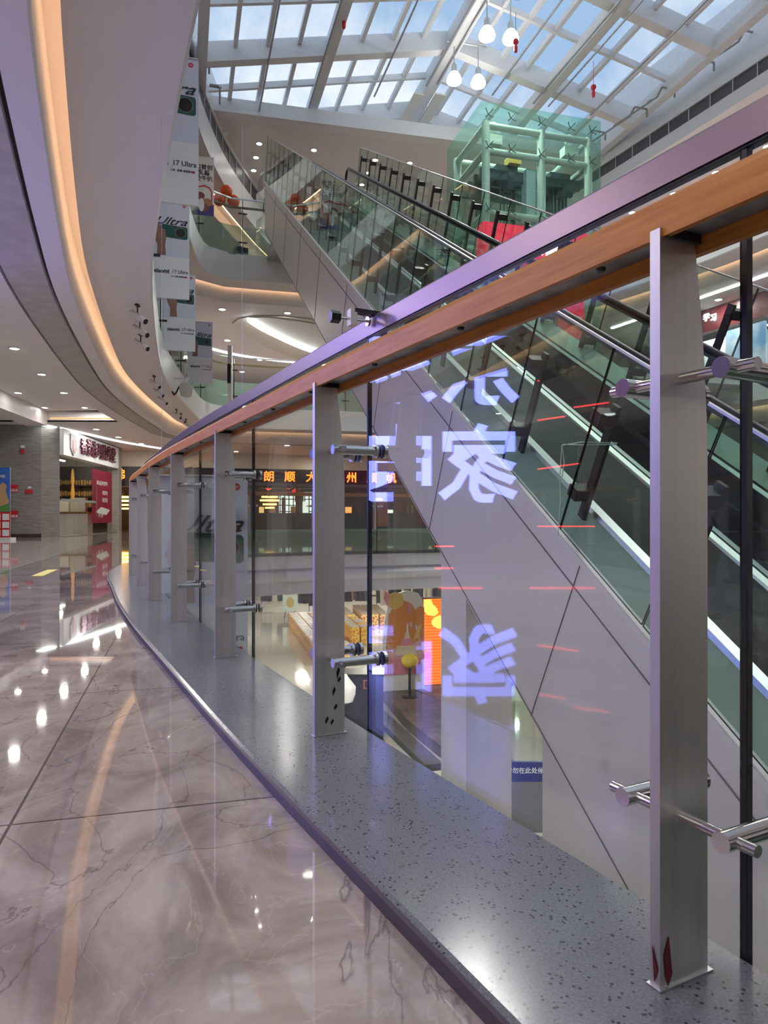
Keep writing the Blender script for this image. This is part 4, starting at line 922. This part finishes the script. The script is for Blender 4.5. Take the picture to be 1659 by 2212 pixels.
# shopfront
shp = thing('shopfront', 'glass shopfront with white fascia of dark chrome characters and red poster', 'shop')
Lf = (B0 - A0).length
def SP(u, z, o=0.0): return A0 + sd * u + UP * z + sn * o
m = MB(); m.box(SP(Lf / 2, 3.33, -.05), (Lf, .36, .92), (sd, sn, UP)); m.build('fascia', M_white, shp)
m = MB(); m.box(SP(Lf + .25, HC / 2, -.1), (.5, .5, HC), (sd, sn, UP)); m.build('end_pier', M_stone_w, shp)
chr_ = mat('chrome_maroon', (.20, .05, .09), .2, .8)
for k, ch in enumerate('香港连马牌药堂'): text('character', ch, .66, SP(2.1 + .70 * k, 3.33, .17), sd, UP, chr_, shp, .02, .03)
m = MB(); m.prism([SP(.95 + x, 3.33 + z, .14) for x, z in ((-.32, .36), (.32, .36), (.32, -.15), (0, -.42), (-.32, -.15))], sn * .04); m.build('crest', mat('crest_grey', (.42, .4, .42), .35), shp)
m = MB(); m.prism([SP(.95 + x, 3.28 + z, .185) for x, z in ((-.14, .2), (.14, .2), (.14, -.12), (0, -.26), (-.14, -.12))], sn * .01); m.build('crest_emblem', mat('crest_pink', (.7, .3, .36), .4), shp); text('crest_letter', 'S', .3, SP(.95, 3.26, .2), sd, UP, M_paper, shp, .03)
for k in range(4):
    u0, u1 = Lf * k / 4 + .02, Lf * (k + 1) / 4 - .02
    m = MB(); m.poly([SP(u0, .03), SP(u1, .03), SP(u1, 2.86), SP(u0, 2.86)]); m.build('glass_pane', M_glass, shp)
m = MB(); m.box(SP(Lf * .30, 1.3, .02), (Lf * .58, .01, .09), (sd, sn, UP)); m.build('frosted_stripe', mat('stripe_grey', (.25, .28, .28), .5), shp)
m = MB(); m.box(SP(Lf * .73, 1.55, -.03), (Lf * .40, .01, 2.2), (sd, sn, UP)); m.build('red_poster', mat('poster_crimson', (.30, .012, .045), .45), shp)
for k, (s_, z, u) in enumerate((('滋补品百年老字号', 2.1, .72), ('参茸海味', 1.7, .78), ('养生补品', 1.4, .78), ('买一送一', .75, .70))): text('lettering', s_, .20, SP(Lf * u, z, -.02), sd, UP, M_paper, shp, .02, .001)
m = MB(); m.prism([SP(Lf * .73 + x, .98 + z, -.02) for x, z in ((-1.1, -.1), (-.2, .14), (1.1, .02), (.6, -.2))], sn * .002); m.build('poster_figure', M_paper, shp)
m = MB(); m.tube(SP(Lf * .56, .75, .07), SP(Lf * .56, 2.0, .07), .022, 10); m.build('door_handle', M_polish, shp)
m = MB(); m.box(SP(Lf / 2, .01, 0), (Lf, .1, .03), (sd, sn, UP)); m.box(SP(Lf * .75, 2.9, .05), (Lf * .48, .06, .06), (sd, sn, UP)); m.build('door_rail', M_alu, shp)
m = MB(); Ib = -5.5
m.poly([SP(0, 0, -.3), SP(0, 0, Ib), SP(0, 3.8, Ib), SP(0, 3.8, -.3)]); m.poly([SP(0, 0, Ib), SP(Lf + 2, 0, Ib), SP(Lf + 2, 3.8, Ib), SP(0, 3.8, Ib)]); m.poly([SP(Lf + .3, 0, -.4), SP(Lf + .3, 0, Ib), SP(Lf + .3, 3.8, Ib), SP(Lf + .3, 3.8, -.4)])
m.build('back_wall', mat('shop_dark', (.055, .05, .045), .4), shp)
for k, (u, z, o) in enumerate(((1.2, 3.1, -1.8), (3.2, 3.1, -2.4), (5.2, 3.1, -1.8))):
    m = MB(); m.box(SP(u, z, o), (1.6, .1, .05), (sd, sn, UP)); m.build('ceiling_tube', M_ledw, shp)
area('shop_lamp', SP(4.6, 3.3, -1.6), 60, .4, (1, .85, .6))
t = thing('display_counter', 'white shop counter stacked with goods behind the corner shop glass', 'counter')
m = MB(); m.box(SP(4.9, .42, -1.15), (.7, 1.5, .84), (sd, sn, UP)); m.build('counter_body', mat('counter_white', (.66, .67, .62), .4), t)
m = MB(); m.box(SP(4.9, .88, -1.15), (.78, 1.6, .06), (sd, sn, UP)); m.build('counter_top', mat('counter_gold', (.5, .33, .12), .3, .6), t)
m = MB(); m.box(SP(4.9, 1.2, -.85), (.3, .6, .58), (sd, sn, UP)); m.box(SP(5.0, 1.15, -1.5), (.3, .5, .48), (sd, sn, UP)); m.build('goods', mat('goods_pale', (.62, .66, .58), .5), t)
t = thing('tassel_ornament', 'golden tassel ornament hanging in the corner shop window', 'ornament', SP(3.3, 0, -.6))
m = MB(); m.lathe([(.015, 2.6), (.05, 2.45), (.07, 2.1), (.04, 2.0), (.08, 1.6), (.015, 1.2)], (0, 0, 0), 10); m.build('tassel', mat('tassel_gold', (.62, .33, .05), .4, .3, emit=(1, .5, .08), estr=.25), t)
# shelves inside
t = thing('goods_shelf', 'dark wall shelf full of small golden jars inside the corner shop', 'shelf')
for z in (.6, 1.1, 1.6, 2.1):
    m = MB(); m.box(SP(Lf + .08, z, -2.6), (.35, 4.2, .04), (sd, sn, UP)); m.build('shelf_board', M_blackm, t)
    m = MB(); random.seed(int(z * 10))
    for k in range(34): m.box(SP(Lf + .02, z + .14, -.75 - k * .115), (.1, .085, random.uniform(.12, .26)), (sd, sn, UP))
    o = m.build('jar_row', mat('jar_gold', (.45, .28, .10), .35, .3) if 'jar_gold' not in bpy.data.materials else bpy.data.materials['jar_gold'], t); o['kind'] = 'stuff'
# roll-up poster stand
ps = W(9, 1165, 21.4); ps.z = FZ
t = thing('poster_stand', 'roll-up poster stand with blue sky picture over a red panel', 'stand', ps)
def PP(x, z, y=0): return Vector((x, y, z))
m = MB(); m.box((-.3, 0, .04), (1.15, .32, .08)); m.build('base', M_white, t)
m = MB(); m.box((-.36, .05, 1.12), (1.02, .015, 2.14)); m.build('sheet', mat('poster_blue', (.05, .16, .55), .45), t)
m = MB(); m.box((-.36, .04, .45), (1.02, .012, .80)); m.build('red_panel', M_red, t)
for r_ in range(3):
    for c_ in range(4): m = MB(); m.box((-.75 + .26 * c_, .03, .22 + .24 * r_), (.20, .006, .19)); m.build('price_tile', M_paper, t)
m = MB(); m.prism([PP(x - .0, z, .035) for x, z in ((-.3, .9), (.1, .9), (.12, 1.2), (.02, 1.5), (.06, 1.65), (-.06, 1.75), (-.18, 1.62), (-.14, 1.45), (-.28, 1.2))], (0, .004, 0)); m.build('figure_print', mat('figure_tan', (.55, .36, .18), .5), t)
m = MB(); m.prism([PP(x, z, .032) for x, z in ((-.86, .86), (.14, .86), (.14, 1.12), (-.2, 1.0), (-.86, 1.2))], (0, .003, 0)); m.build('meadow_print', mat('meadow_green', (.12, .3, .06), .5), t)
text('lettering', 'N LES AMIS', .12, PP(-.28, 1.92, .03), (1, 0, 0), UP, M_paper, t, .02, .002)
m = MB(); m.tube((.15, .06, .08), (.15, .06, 2.2), .012, 8); m.tube((-.86, .06, 2.2), (.15, .06, 2.2), .012, 8); m.build('frame', M_alu, t)
# yellow floor sticker
c = Wz(98, 1237, FZ + .002); m = MB(); m.box(c, (.13, 1.05, .003), (E2, E1, UP)); st = m.build('floor_sticker', mat('sticker_yellow', (.62, .52, .04), .4)); tag(st, 'yellow warning sticker on the polished corridor floor', 'sticker')

# ================================================================== SHOP WITH ORANGE CHARACTERS
S0 = Vector((-15.0, 33.1, FZ)); LS = 26.0
def SQ(u, z, o=0.0): return S0 + E2 * u + UP * z - E1 * o      # o towards the viewer
rs = thing('restaurant_front', 'dark restaurant front with a row of glowing orange characters', 'shop')
m = MB(); m.box(SQ(LS / 2, 2.62, 0), (LS, .3, .95), (E2, E1, UP)); m.build('sign_band', mat('sign_black', (.02, .012, .015), .3), rs)
m = MB(); m.box(SQ(19.2, 2.62, .16), (13.4, .02, .95), (E2, E1, UP)); m.build('sign_panel', mat('sign_maroon', (.09, .008, .012), .3), rs)['label'] = 'maroon length of the sign band'
chars = [(258, '佛'), (580, '朗'), (625, '顺'), (671, '大'), (758, '州'), (801, '顺'), (843, '帆'), (890, '味')]
for px, ch in chars:
    r = Vector(((px - 829.5) / F, 1, 0)); k = (S0 - Vector((0, 0, 0))).dot(E1) / r.dot(E1); p = r * k; p.z = 2.66
    text('character', ch, .56, p - E1 * .2, E2, UP, M_orange_e, rs, .012, .02)
m = MB(); m.poly([SQ(0, 0, -4.5), SQ(LS, 0, -4.5), SQ(LS, 3.8, -4.5), SQ(0, 3.8, -4.5)]); m.build('back_wall', mat('restaurant_dark', (.05, .022, .018), .4), rs)
m = MB(); m.box(SQ(LS / 2, 3.45, .02), (LS, .2, .75), (E2, E1, UP)); m.build('upper_fascia', M_cream, rs)
for k in range(13):
    u = 1.0 + k * 2.0; m = MB(); m.box(SQ(u, 1.1, .02), (.14, .16, 2.2), (E2, E1, UP)); m.build('mullion', mat('frame_brown', (.06, .02, .015), .35) if k == 0 else bpy.data.materials['frame_brown'], rs)
for u in (11.2, 12.6):
    m = MB(); m.box(SQ(u, 1.35, -4.4), (1.1, .05, 1.5), (E2, E1, UP)); m.build('lattice_pane', emis('lit_pane_%d' % int(u), (.75, .85, .75), 1.3), rs)
    m = MB()
    for q_ in range(5): m.box(SQ(u - .5 + .25 * q_, 1.35, -4.33), (.05, .05, 1.5), (E2, E1, UP)); m.box(SQ(u, .65 + .35 * q_, -4.33), (1.1, .05, .05), (E2, E1, UP))
    m.build('lattice', M_blackm, rs)
for k, u in enumerate((15.6, 17.9, 20.3, 22.6)):
    m = MB(); m.box(SQ(u, 1.15, -.6), (.7, .06, 1.9), (E2, E1, UP)); m.build('carved_screen', mat('screen_gold%d' % k, ((.35, .16, .05), (.12, .02, .02), (.45, .22, .05), (.12, .02, .02))[k], .4), rs)
    text('lettering', '州味小厨'[k], .3, SQ(u, 1.3, -.5), E2, UP, mat('letter_gold%d' % k, (.5, .34, .12), .4), rs, .02)
random.seed(21)
for k in range(26):
    u = 9.6 + k * .62; hh = random.uniform(.5, 1.5); c_ = random.choice(((.30, .14, .05), (.10, .02, .02), (.22, .20, .15), (.42, .25, .08), (.07, .05, .045), (.35, .04, .03)))
    m = MB(); m.box(SQ(u, random.uniform(.5, 1.5), -3.9), (random.uniform(.2, .5), .08, hh), (E2, E1, UP))
    m.build('added_wall_panel', mat('decor%d' % k, c_, .4) if k % 4 else emis('decor_glow%d' % k, random.choice(((1, .62, .22), (1, .45, .12), (.85, .95, .8))), 1.0), rs)  # invented panels, some made to glow and brighten the dark interior
m = MB(); m.box(SQ(14, .45, -.9), (16, .6, .9), (E2, E1, UP)); m.build('counter', mat('counter_dark', (.04, .03, .025), .3), rs)
G = 'red lanterns hanging in the restaurant front'
for px, py in ((548, 1047), (582, 1052), (617, 1046), (626, 1050), (648, 1050), (775, 1048), (799, 1050), (640, 1062)):
    r = Vector(((px - 829.5) / F, 1, (HY - py) / F)); p = Vector((0, 0, CZ)) + r * (S0.dot(E1) / r.dot(E1)) + E1 * .35
    t = thing('red_lantern', 'small red lantern hanging in the dark restaurant front', 'lantern', p, 0, G)
    m = MB(); m.ball((0, 0, 0), .17, 10, .85); m.build('shade', mat('lantern_red', (.6, .02, .02), .4, emit=(1, .03, .02), estr=.8) if 'lantern_red' not in bpy.data.materials else bpy.data.materials['lantern_red'], t, True)
    m = MB(); m.tube((0, 0, -.14), (0, 0, -.5), .025, 6); m.tube((0, 0, .14), (0, 0, .5), .006, 5); m.build('tassel', M_badge, t)
G = 'gold chandeliers of the restaurant'
for px, py, wd in ((587, 1084, 1.0), (824, 1082, .8), (262, 1085, 1.3)):
    r = Vector(((px - 829.5) / F, 1, (HY - py) / F)); p = Vector((0, 0, CZ)) + r * (S0.dot(E1) / r.dot(E1)) + E1 * .9
    t = thing('gold_chandelier', {587: 'glowing gold chandelier between the second and third railing posts', 824: 'glowing gold chandelier beside the black glass joint', 262: 'glowing gold chandelier at the corner shop end'}[px], 'chandelier', p)
    for z, rr in ((.28, .42), (.1, .5), (-.1, .36), (-.28, .24)):
        m = MB(); m.lathe([(rr * wd, -.05), (rr * wd, .03), (rr * wd * .8, .03), (rr * wd * .8, -.05)], (0, 0, z), 16); m.build('lamp_ring', M_bulb_o, t)
    m = MB(); m.tube((0, 0, .28), (0, 0, 1.6), .03, 6); m.build('stem', M_blackm, t)
area('restaurant_lamp', SQ(8, 3.4, -2.2), 70, .4, (1, .6, .25)); area('restaurant_lamp', SQ(19, 3.4, -2.2), 70, .4, (1, .6, .3))

# ================================================================== RIGHT HAND SHOPS
def RS(px, d=None): pass
Ra = Vector((14.8, 23.0, 0)); Rb = Vector((11.2, 31.0, 0)); rd = (Rb - Ra).normalized(); rn = Vector((-rd.y, rd.x, 0))   # faces the atrium
if rn.x > 0: rn = -rn
tt = thing('shopfront', 'maroon shop fascia with white Chinese characters on the right upper floor', 'shop')
Lr = (Rb - Ra).length
m = MB(); m.box((Ra + Rb) / 2 + UP * 8.3 + rd * -.5, (Lr - 1.2, .3, .86), (rd, rn, UP)); m.build('fascia', M_maroon, tt)
for k, ch in enumerate('学习机'): 
    p = W((1526, 1541, 1556)[k], 688, 27.3); text('character', ch, .30, Vector((p.x, p.y, 8.32)) + rn * .0, -rd, UP, M_whitetxt, tt, .02, .02)
m = MB(); m.box((Ra + Rb) / 2 + UP * 6.5 - rn * 2.5, (Lr + 6, .1, 3.2), (rd, rn, UP)); m.build('back_wall', mat('shop_pale', (.55, .62, .63), .5), tt)
for k, u in enumerate((.15, .5)):
    m = MB(); m.box(Ra + rd * (Lr * (u + .15)) + UP * 7.82 - rn * 1.2, (1.5, .5, .05), (rd, rn, UP)); m.build('light_panel', M_ledw, tt)
for k, u in enumerate((.05, .33)):
    m = MB(); m.box(Ra + rd * (Lr * u + .6) + UP * 6.4 + rn * .05, (1.7, .06, 2.6), (rd, rn, UP)); m.build('blue_poster', noisy(mat('poster_sky%d' % k, (.25, .45, .72), .5), (.16, .36, .66), (.6, .7, .82), 1.2, 3), tt)
pt = [Ra + rn * 1.6 - rd * 3, Rb + rn * 1.6]; m = MB(); m.bar(pt[0] + UP * 8.72, pt[1] + UP * 8.72, .12, .03); tag(m.build('light_line', M_ledw), 'straight white light line in the ceiling before the maroon shop', 'light')
# red kiosk by the lift
m = MB(); m.prism([(1.9, 19.6, 5.1), (9.2, 21.6, 5.1), (12.4, 22.6, 5.1), (11.2, 26, 5.1), (8.4, 25.6, 5.1), (1.0, 22.6, 5.1)], (0, 0, -.3)); struct(m.build('floor_lift_lobby', M_white), 'white lift lobby slab on the second floor')
kk = thing('promotion_kiosk', 'red promotion board with white Chinese characters beside the lift', 'board'); kc = W(1150, 548, 20.6); kc.z = 0
m = MB(); m.box(kc + UP * 8.42, (3.3, .5, 1.1), (E2, E1, UP)); m.build('header_board', mat('kiosk_red', (.72, .02, .06), .4, emit=(1, .02, .08), estr=.35), kk)
for k, ch in enumerate('欧菲亚'): text('character', ch, .42, kc + E2 * (.0 + .37 * k) + UP * 8.36 - E1 * .27, E2, UP, M_whitetxt, kk, .025, .02)
m = MB(); m.box(kc + UP * 6.5 - E2 * .3, (1.6, .3, 2.75), (E2, E1, UP)); m.build('white_panel', M_paper, kk)
m = MB(); m.box(kc + UP * 6.5 + E2 * 1.25, (.7, .3, 2.75), (E2, E1, UP)); m.build('red_panel', bpy.data.materials['kiosk_red'], kk); text('lettering', '特惠', .3, kc + E2 * 1.25 + UP * 6.4 - E1 * .17, E2, UP, M_paper, kk, .02)

# ================================================================== LOWER FLOOR
LZ = -5.1
pf = [(-.12, 22.6), (.62, 19.2), (1.58, 16.3), (2.4, 15.6), (2.85, 16.0), (2.85, 21.7), (2.0, 25), (.4, 24.2)]
stg = thing('stage', 'low dark carpeted stage with a step on the floor below', 'stage')
m = MB(); m.prism([(x, y, LZ) for x, y in pf], (0, 0, .30)); m.build('platform', noisy(mat('stage_carpet', (.1, .075, .075), .8), (.075, .055, .055), (.135, .10, .10), 3, 4), stg)
m = MB(); m.prism([(-.25, 21.0, LZ), (.12, 20.9, LZ), (.52, 19.1, LZ), (.16, 18.9, LZ)], (0, 0, .0)); 
m = MB()
for a, b in (((.02, 20.6), (1.36, 16.2)),):
    a = Vector((*a, LZ + .08)); b = Vector((*b, LZ + .08)); m.bar(a - Vector((.22, .07, 0)), b - Vector((.22, .07, 0)), .42, .16)
m.build('step', mat('step_grey', (.045, .05, .055), .6), stg)
# orange lit screen
sc_ = thing('led_screen', 'bright orange lit screen standing at the back of the dark stage', 'screen')
sp = W(915, 1483, 23.0); sp.z = 0
m = MB(); m.box(sp + E2 * .62 + UP * -3.38 + E1 * .12, (1.3, .2, 2.85), (E2, E1, UP)); m.build('cabinet', M_black, sc_)
om = emis('screen_orange', (1.0, .12, .005), 1.7); nto = om.node_tree; wv = nto.nodes.new('ShaderNodeTexWave'); wv.bands_direction = 'Z'; wv.inputs['Scale'].default_value = 3.2; rr = nto.nodes.new('ShaderNodeValToRGB')
rr.color_ramp.elements[0].color = (.95, .07, .005, 1); rr.color_ramp.elements[1].color = (1, .17, .01, 1); tcn = nto.nodes.new('ShaderNodeTexCoord'); nto.links.new(tcn.outputs['Object'], wv.inputs['Vector']); nto.links.new(wv.outputs['Fac'], rr.inputs['Fac']); nto.links.new(rr.outputs['Color'], [n for n in nto.nodes if n.type == 'EMISSION'][0].inputs['Color'])
m = MB(); m.box(sp + E2 * .62 + UP * -3.38, (1.24, .04, 2.78), (E2, E1, UP)); m.build('display', om, sc_)
def scr(pts, mt, o=.025): m = MB(); m.prism([sp + E2 * x + UP * z - E1 * o for x, z in pts], -E1 * .004); return m.build('shape', mt, sc_)
yl = emis('screen_yellow', (1, .62, .10), 1.5); pk = emis('screen_pink', (1, .10, .45), 1.5)
scr([(0, -2.0), (.25, -2.0), (.30, -2.15), (.45, -2.3), (.50, -2.45), (.36, -2.56), (.1, -2.5), (0, -2.35)], yl); scr(blob(.62, -2.75, .36, .22), yl); scr(blob(.08, -4.0, .2, .28), pk); scr(blob(.12, -4.55, .06, .08), pk)
# cut-out display board (plain festive stand-in)
db = thing('display_board', 'tall cut-out board with orange backdrop, cloud and pink cake', 'board'); dc = W(825, 1497, 22.3); dc.z = LZ + .3
BW, BH = 1.38, 3.15; Bb = dc
def DB(x, z, o=0): return Bb + E2 * (x * BW) + UP * (z * BH) - E1 * o
def dbp(pts, mt, o, th=.01, nm='print'): m = MB(); m.prism([DB(x, z, o) for x, z in pts], -E1 * th); return m.build(nm, mt, db)
dbp([(0, 0), (1, 0), (1, .80), (.96, .90), (.85, .97), (.6, 1.0), (.35, .97), (.15, .88), (.06, .7), (0, .5)], M_paper, 0, .06, 'board')
dbp([(.08, .42), (1, .42), (1, .82), (.9, .84), (.78, .80), (.70, .86), (.5, .90), (.3, .86), (.14, .76)], mat('backdrop_orange', (.68, .24, .02), .5), .065, .008, 'orange_backdrop')
dbp(blob(.30, .90, .20, .085), mat('sun_yellow', (.72, .50, .10), .5), .078, .008, 'sun_disc'); dbp([(.02, .93), (.12, .84), (.18, .97), (.06, 1.0)], mat('hat_pink', (.72, .28, .32), .5), .08, .01, 'party_hat')
dbp([(.78, .56), (.84, .64), (.94, .66), (.87, .57), (.92, .48), (.82, .52), (.73, .47), (.77, .56)], bpy.data.materials['sun_yellow'], .08, .01, 'star')
dbp([(.05, .30), (1, .30), (1, .45), (.88, .50), (.75, .47), (.6, .44), (.3, .42), (.12, .46)], mat('cloud_pink', (.72, .42, .46), .5), .082, .01, 'cloud')
cp = mat('cake_cream', (.74, .62, .5), .5); ck = mat('cake_pink', (.70, .26, .34), .5)
for k, (x0, x1, z0, z1, mt) in enumerate(((.02, .98, .16, .32, ck), (.30, .80, .36, .45, cp), (.42, .72, .45, .52, ck), (.50, .64, .52, .58, cp))):
    dbp([(x0, z0), (x1, z0), (x1 - .03, z1), (x0 + .03, z1)], mt, .092 + .012 * k, .012, 'cake_tier')
dbp([(.55, .58), (.59, .58), (.59, .65), (.57, .68), (.55, .65)], M_paper, .15, .01, 'candle')
for k, x in enumerate((.60, .66, .72, .78)): dbp([(x, .70 - .015 * k), (x + .03, .69 - .015 * k), (x + .04, .64 - .015 * k), (x + .01, .65 - .015 * k)], (ck, M_paper)[k % 2], .08, .01, 'candy_stripe')
dbp([(.60, .89), (.70, .86), (.68, .78), (.60, .76)], ck, .085, .01, 'cupcake')
# small sign stand with a yellow ball
bs = thing('sign_stand', 'yellow fluted ball on a black pole before the cut-out board', 'stand', Vector((W(885, 1497, 21.6).x, 21.6, LZ + .3)))
m = MB(); m.lathe([(.26, 0), (.26, .02), (.03, .04)], (0, 0, 0), 18); m.tube((0, 0, .02), (0, 0, .98), .045, 10); m.build('pole', M_black, bs)
m = MB(); m.ball((0, 0, 1.1), .27, 9, .8); m.build('ball', mat('ball_yellow', (.72, .55, .05), .4), bs)
# black cabinet with a white bag
bc = W(783, 1605, 17.9); bc.z = LZ
t = thing('black_cabinet', 'black wheeled cabinet standing by the dark stage below', 'cabinet', bc)
m = MB(); m.box((0, .3, .93), (1.05, .7, 1.7), None); m.build('body', M_navy, t)
m = MB(); m.box((0, .28, 1.80), (1.10, .75, .05)); m.box((.24, -.06, .9), (.015, .01, 1.6)); m.build('top', M_black, t)
text('lettering', 'D', .32, Vector((.12, -.065, 1.55)), (1, 0, 0), UP, mat('letter_rust', (.32, .08, .05), .4), t, .0, .003)
for x in (-.4, .4): m = MB(); m.tube((x, .1, .05), (x + .04, .1, .05), .05, 10); m.box((x, .3, .06), (.12, .5, .04)); m.build('caster', M_black, t)
t = thing('plastic_bag', 'crumpled white plastic bag hung on the black cabinet', 'bag', bc + Vector((-.42, -.16, 1.1)))
m = MB(); random.seed(4)
m.lathe([(.02, 0), (.18, .05), (.26, .25), (.24, .45), (.12, .62), (.05, .72)], (0, 0, 0), 14)
m.v = [(x * random.uniform(.8, 1.15), y * random.uniform(.4, .6), z * random.uniform(.95, 1.05)) for x, y, z in m.v]; m.build('bag_body', mat('bag_white', (.74, .74, .72), .5), t, True)
# cartons in promotional piles
def carton_mesh(mt):
    t = bpy.data.objects.new('carton', None); return t
cm = []
for k, (c0_, c1_) in enumerate((((.55, .20, .02), (.72, .50, .05)), ((.34, .09, .03), (.64, .48, .18)))):
    mm = noisy(mat('carton_print%d' % k, c0_, .5), c0_, c1_, 12, 2, .46, .54)
    m = MB(); m.box((0, 0, .2), (.43, .40, .39)); o = m.build('carton', [mm, noisy(mat('carton_top%d' % k, (.3, .3, .28), .4), (.02, .02, .02), (.30, .27, .22), 13, 2, .48, .56)]); 
    for p in o.data.polygons: p.material_index = 1 if p.normal.z > .9 else 0
    bpy.data.objects.remove(o); cm.append(bpy.data.meshes['carton' if k == 0 else 'carton.001'] if False else None)
meshes = [me for me in bpy.data.meshes if me.name.startswith('carton') and me.users == 0]
def pile(start, dr, nr, ncol, nl, me, lab, grp):
    dr = Vector(dr).normalized(); sd_ = Vector((dr.y, -dr.x, 0)); a = math.atan2(sd_.y, sd_.x)
    for i in range(nr):
        for j in range(ncol):
            for l in range(nl):
                if l == nl - 1 and random.random() < .06: continue
                o = bpy.data.objects.new('carton', me); COL.objects.link(o)
                o.location = Vector(start) + dr * (.45 * i) + sd_ * (.49 * j) + UP * (LZ + .395 * l + .002 if l else LZ + .002); o.rotation_euler = (0, 0, a + random.uniform(-.03, .03)); tag(o, lab, 'carton', grp)
random.seed(3)
pile((-2.5, 27.6, 0), (-2.75, 11.4, 0), 22, 3, 2, meshes[1], 'printed carton in the long pile left of the second railing post', 'cartons of the long left pile')
pile((-1.35, 32.2, 0), (-1.9, 9, 0), 16, 2, 2, meshes[0], 'orange printed carton in the pile right of the second railing post', 'cartons of the orange pile')
pile((-1.0, 36.4, 0), (-1.2, 8, 0), 9, 3, 2, meshes[1], 'brown printed carton in the pile behind the black glass joint', 'cartons of the far pile')
# clothes shop: racks with garments
random.seed(11)
cols = [mat('cloth%d' % k, c, .8) for k, c in enumerate(((.02, .02, .022), (.05, .05, .055), (.5, .46, .38), (.03, .035, .05), (.55, .5, .42), (.3, .2, .12)))]
def garment_mesh(mt, w_, h_):
    m = MB(); m.prism([(-w_ * .25, -.05, 0), (w_ * .25, -.05, 0), (w_ * .5, -.05, -.18), (w_ * .42, -.05, -h_), (-w_ * .42, -.05, -h_), (-w_ * .5, -.05, -.18)], (0, .1, 0))
    o = m.build('garment', mt); me = o.data; bpy.data.objects.remove(o); return me
gms = [garment_mesh(c, random.uniform(.38, .5), random.uniform(.85, 1.25)) for c in cols]
RK = ['rack at the left end', 'rack before the post', 'rack behind the second post', 'rack before the joint', 'rack behind the board', 'rack behind the orange screen']
for i, (px, d, n) in enumerate(((600, 43, 6), (660, 42, 9), (705, 41, 8), (760, 43, 8), (850, 42, 8), (930, 41, 7))):
    c = W(px, 0, d); c.z = LZ
    t = thing('clothes_rack', 'metal clothes rack in the shop below, %s' % RK[i], 'rack', c, 0, 'clothes racks of the shop below')
    m = MB(); m.tube((-1, 0, .02), (-1, 0, 1.75), .02, 6); m.tube((1, 0, .02), (1, 0, 1.75), .02, 6); m.tube((-1, 0, 1.75), (1, 0, 1.75), .02, 6); m.build('frame', M_blackm, t)
    for x in (-1, 1): m = MB(); m.tube((x, -.25, .02), (x, .25, .02), .02, 6); m.build('foot', M_blackm, t)
    for k in range(n):
        me = gms[random.choice((0, 0, 1, 1, 3, 2, 4, 5))]; o = bpy.data.objects.new('garment', me); COL.objects.link(o); o.location = c + Vector((-.85 + 1.7 * k / max(1, n - 1), -.06, 1.72)); o.rotation_euler = (0, 0, random.uniform(.7, 1.1)); tag(o, 'garment on the %s of the shop below' % RK[i], 'garment', 'garments on the %s' % RK[i])
p = W(627, 1310, 40); t = thing('poster_stand', 'pale green poster on black easel before the clothes shop', 'stand', Vector((p.x, p.y, LZ)))
m = MB(); m.box((0, 0, 1.0), (.85, .03, 1.1)); m.build('poster', mat('poster_mint', (.5, .62, .58), .5), t); m = MB(); m.prism([(x, -.02, y) for x, y in blob(0, .95, .22, .3)], (0, -.004, 0)); m.build('poster_figure', mat('poster_tan', (.5, .36, .15), .5), t)
m = MB(); m.tube((-.35, .1, 0), (-.1, .03, 1.6), .018, 6); m.tube((.35, .1, 0), (.1, .03, 1.6), .018, 6); m.tube((0, .5, 0), (0, .03, 1.5), .018, 6); m.build('easel', M_blackm, t)
# blue board between the piers
p = W(1140, 1650, 12.4); t = thing('notice_board', 'dark blue board with white lettering between the piers under the escalator', 'board', Vector((p.x, p.y, LZ)))
m = MB(); m.box((0, 0, .72), (1.0, .05, .9)); m.build('grey_panel', mat('board_grey', (.14, .14, .15), .5), t)
m = MB(); m.box((0, 0, 1.33), (1.1, .06, .34)); m.build('sheet', mat('board_blue', (.01, .02, .16), .4), t); text('lettering', '请勿在此处停留', .11, Vector((0, -.03, 1.35)), (1, 0, 0), UP, M_paper, t, .01, .002)
m = MB(); m.box((0, .15, .02), (1.0, .4, .04)); m.build('base', M_blackm, t)
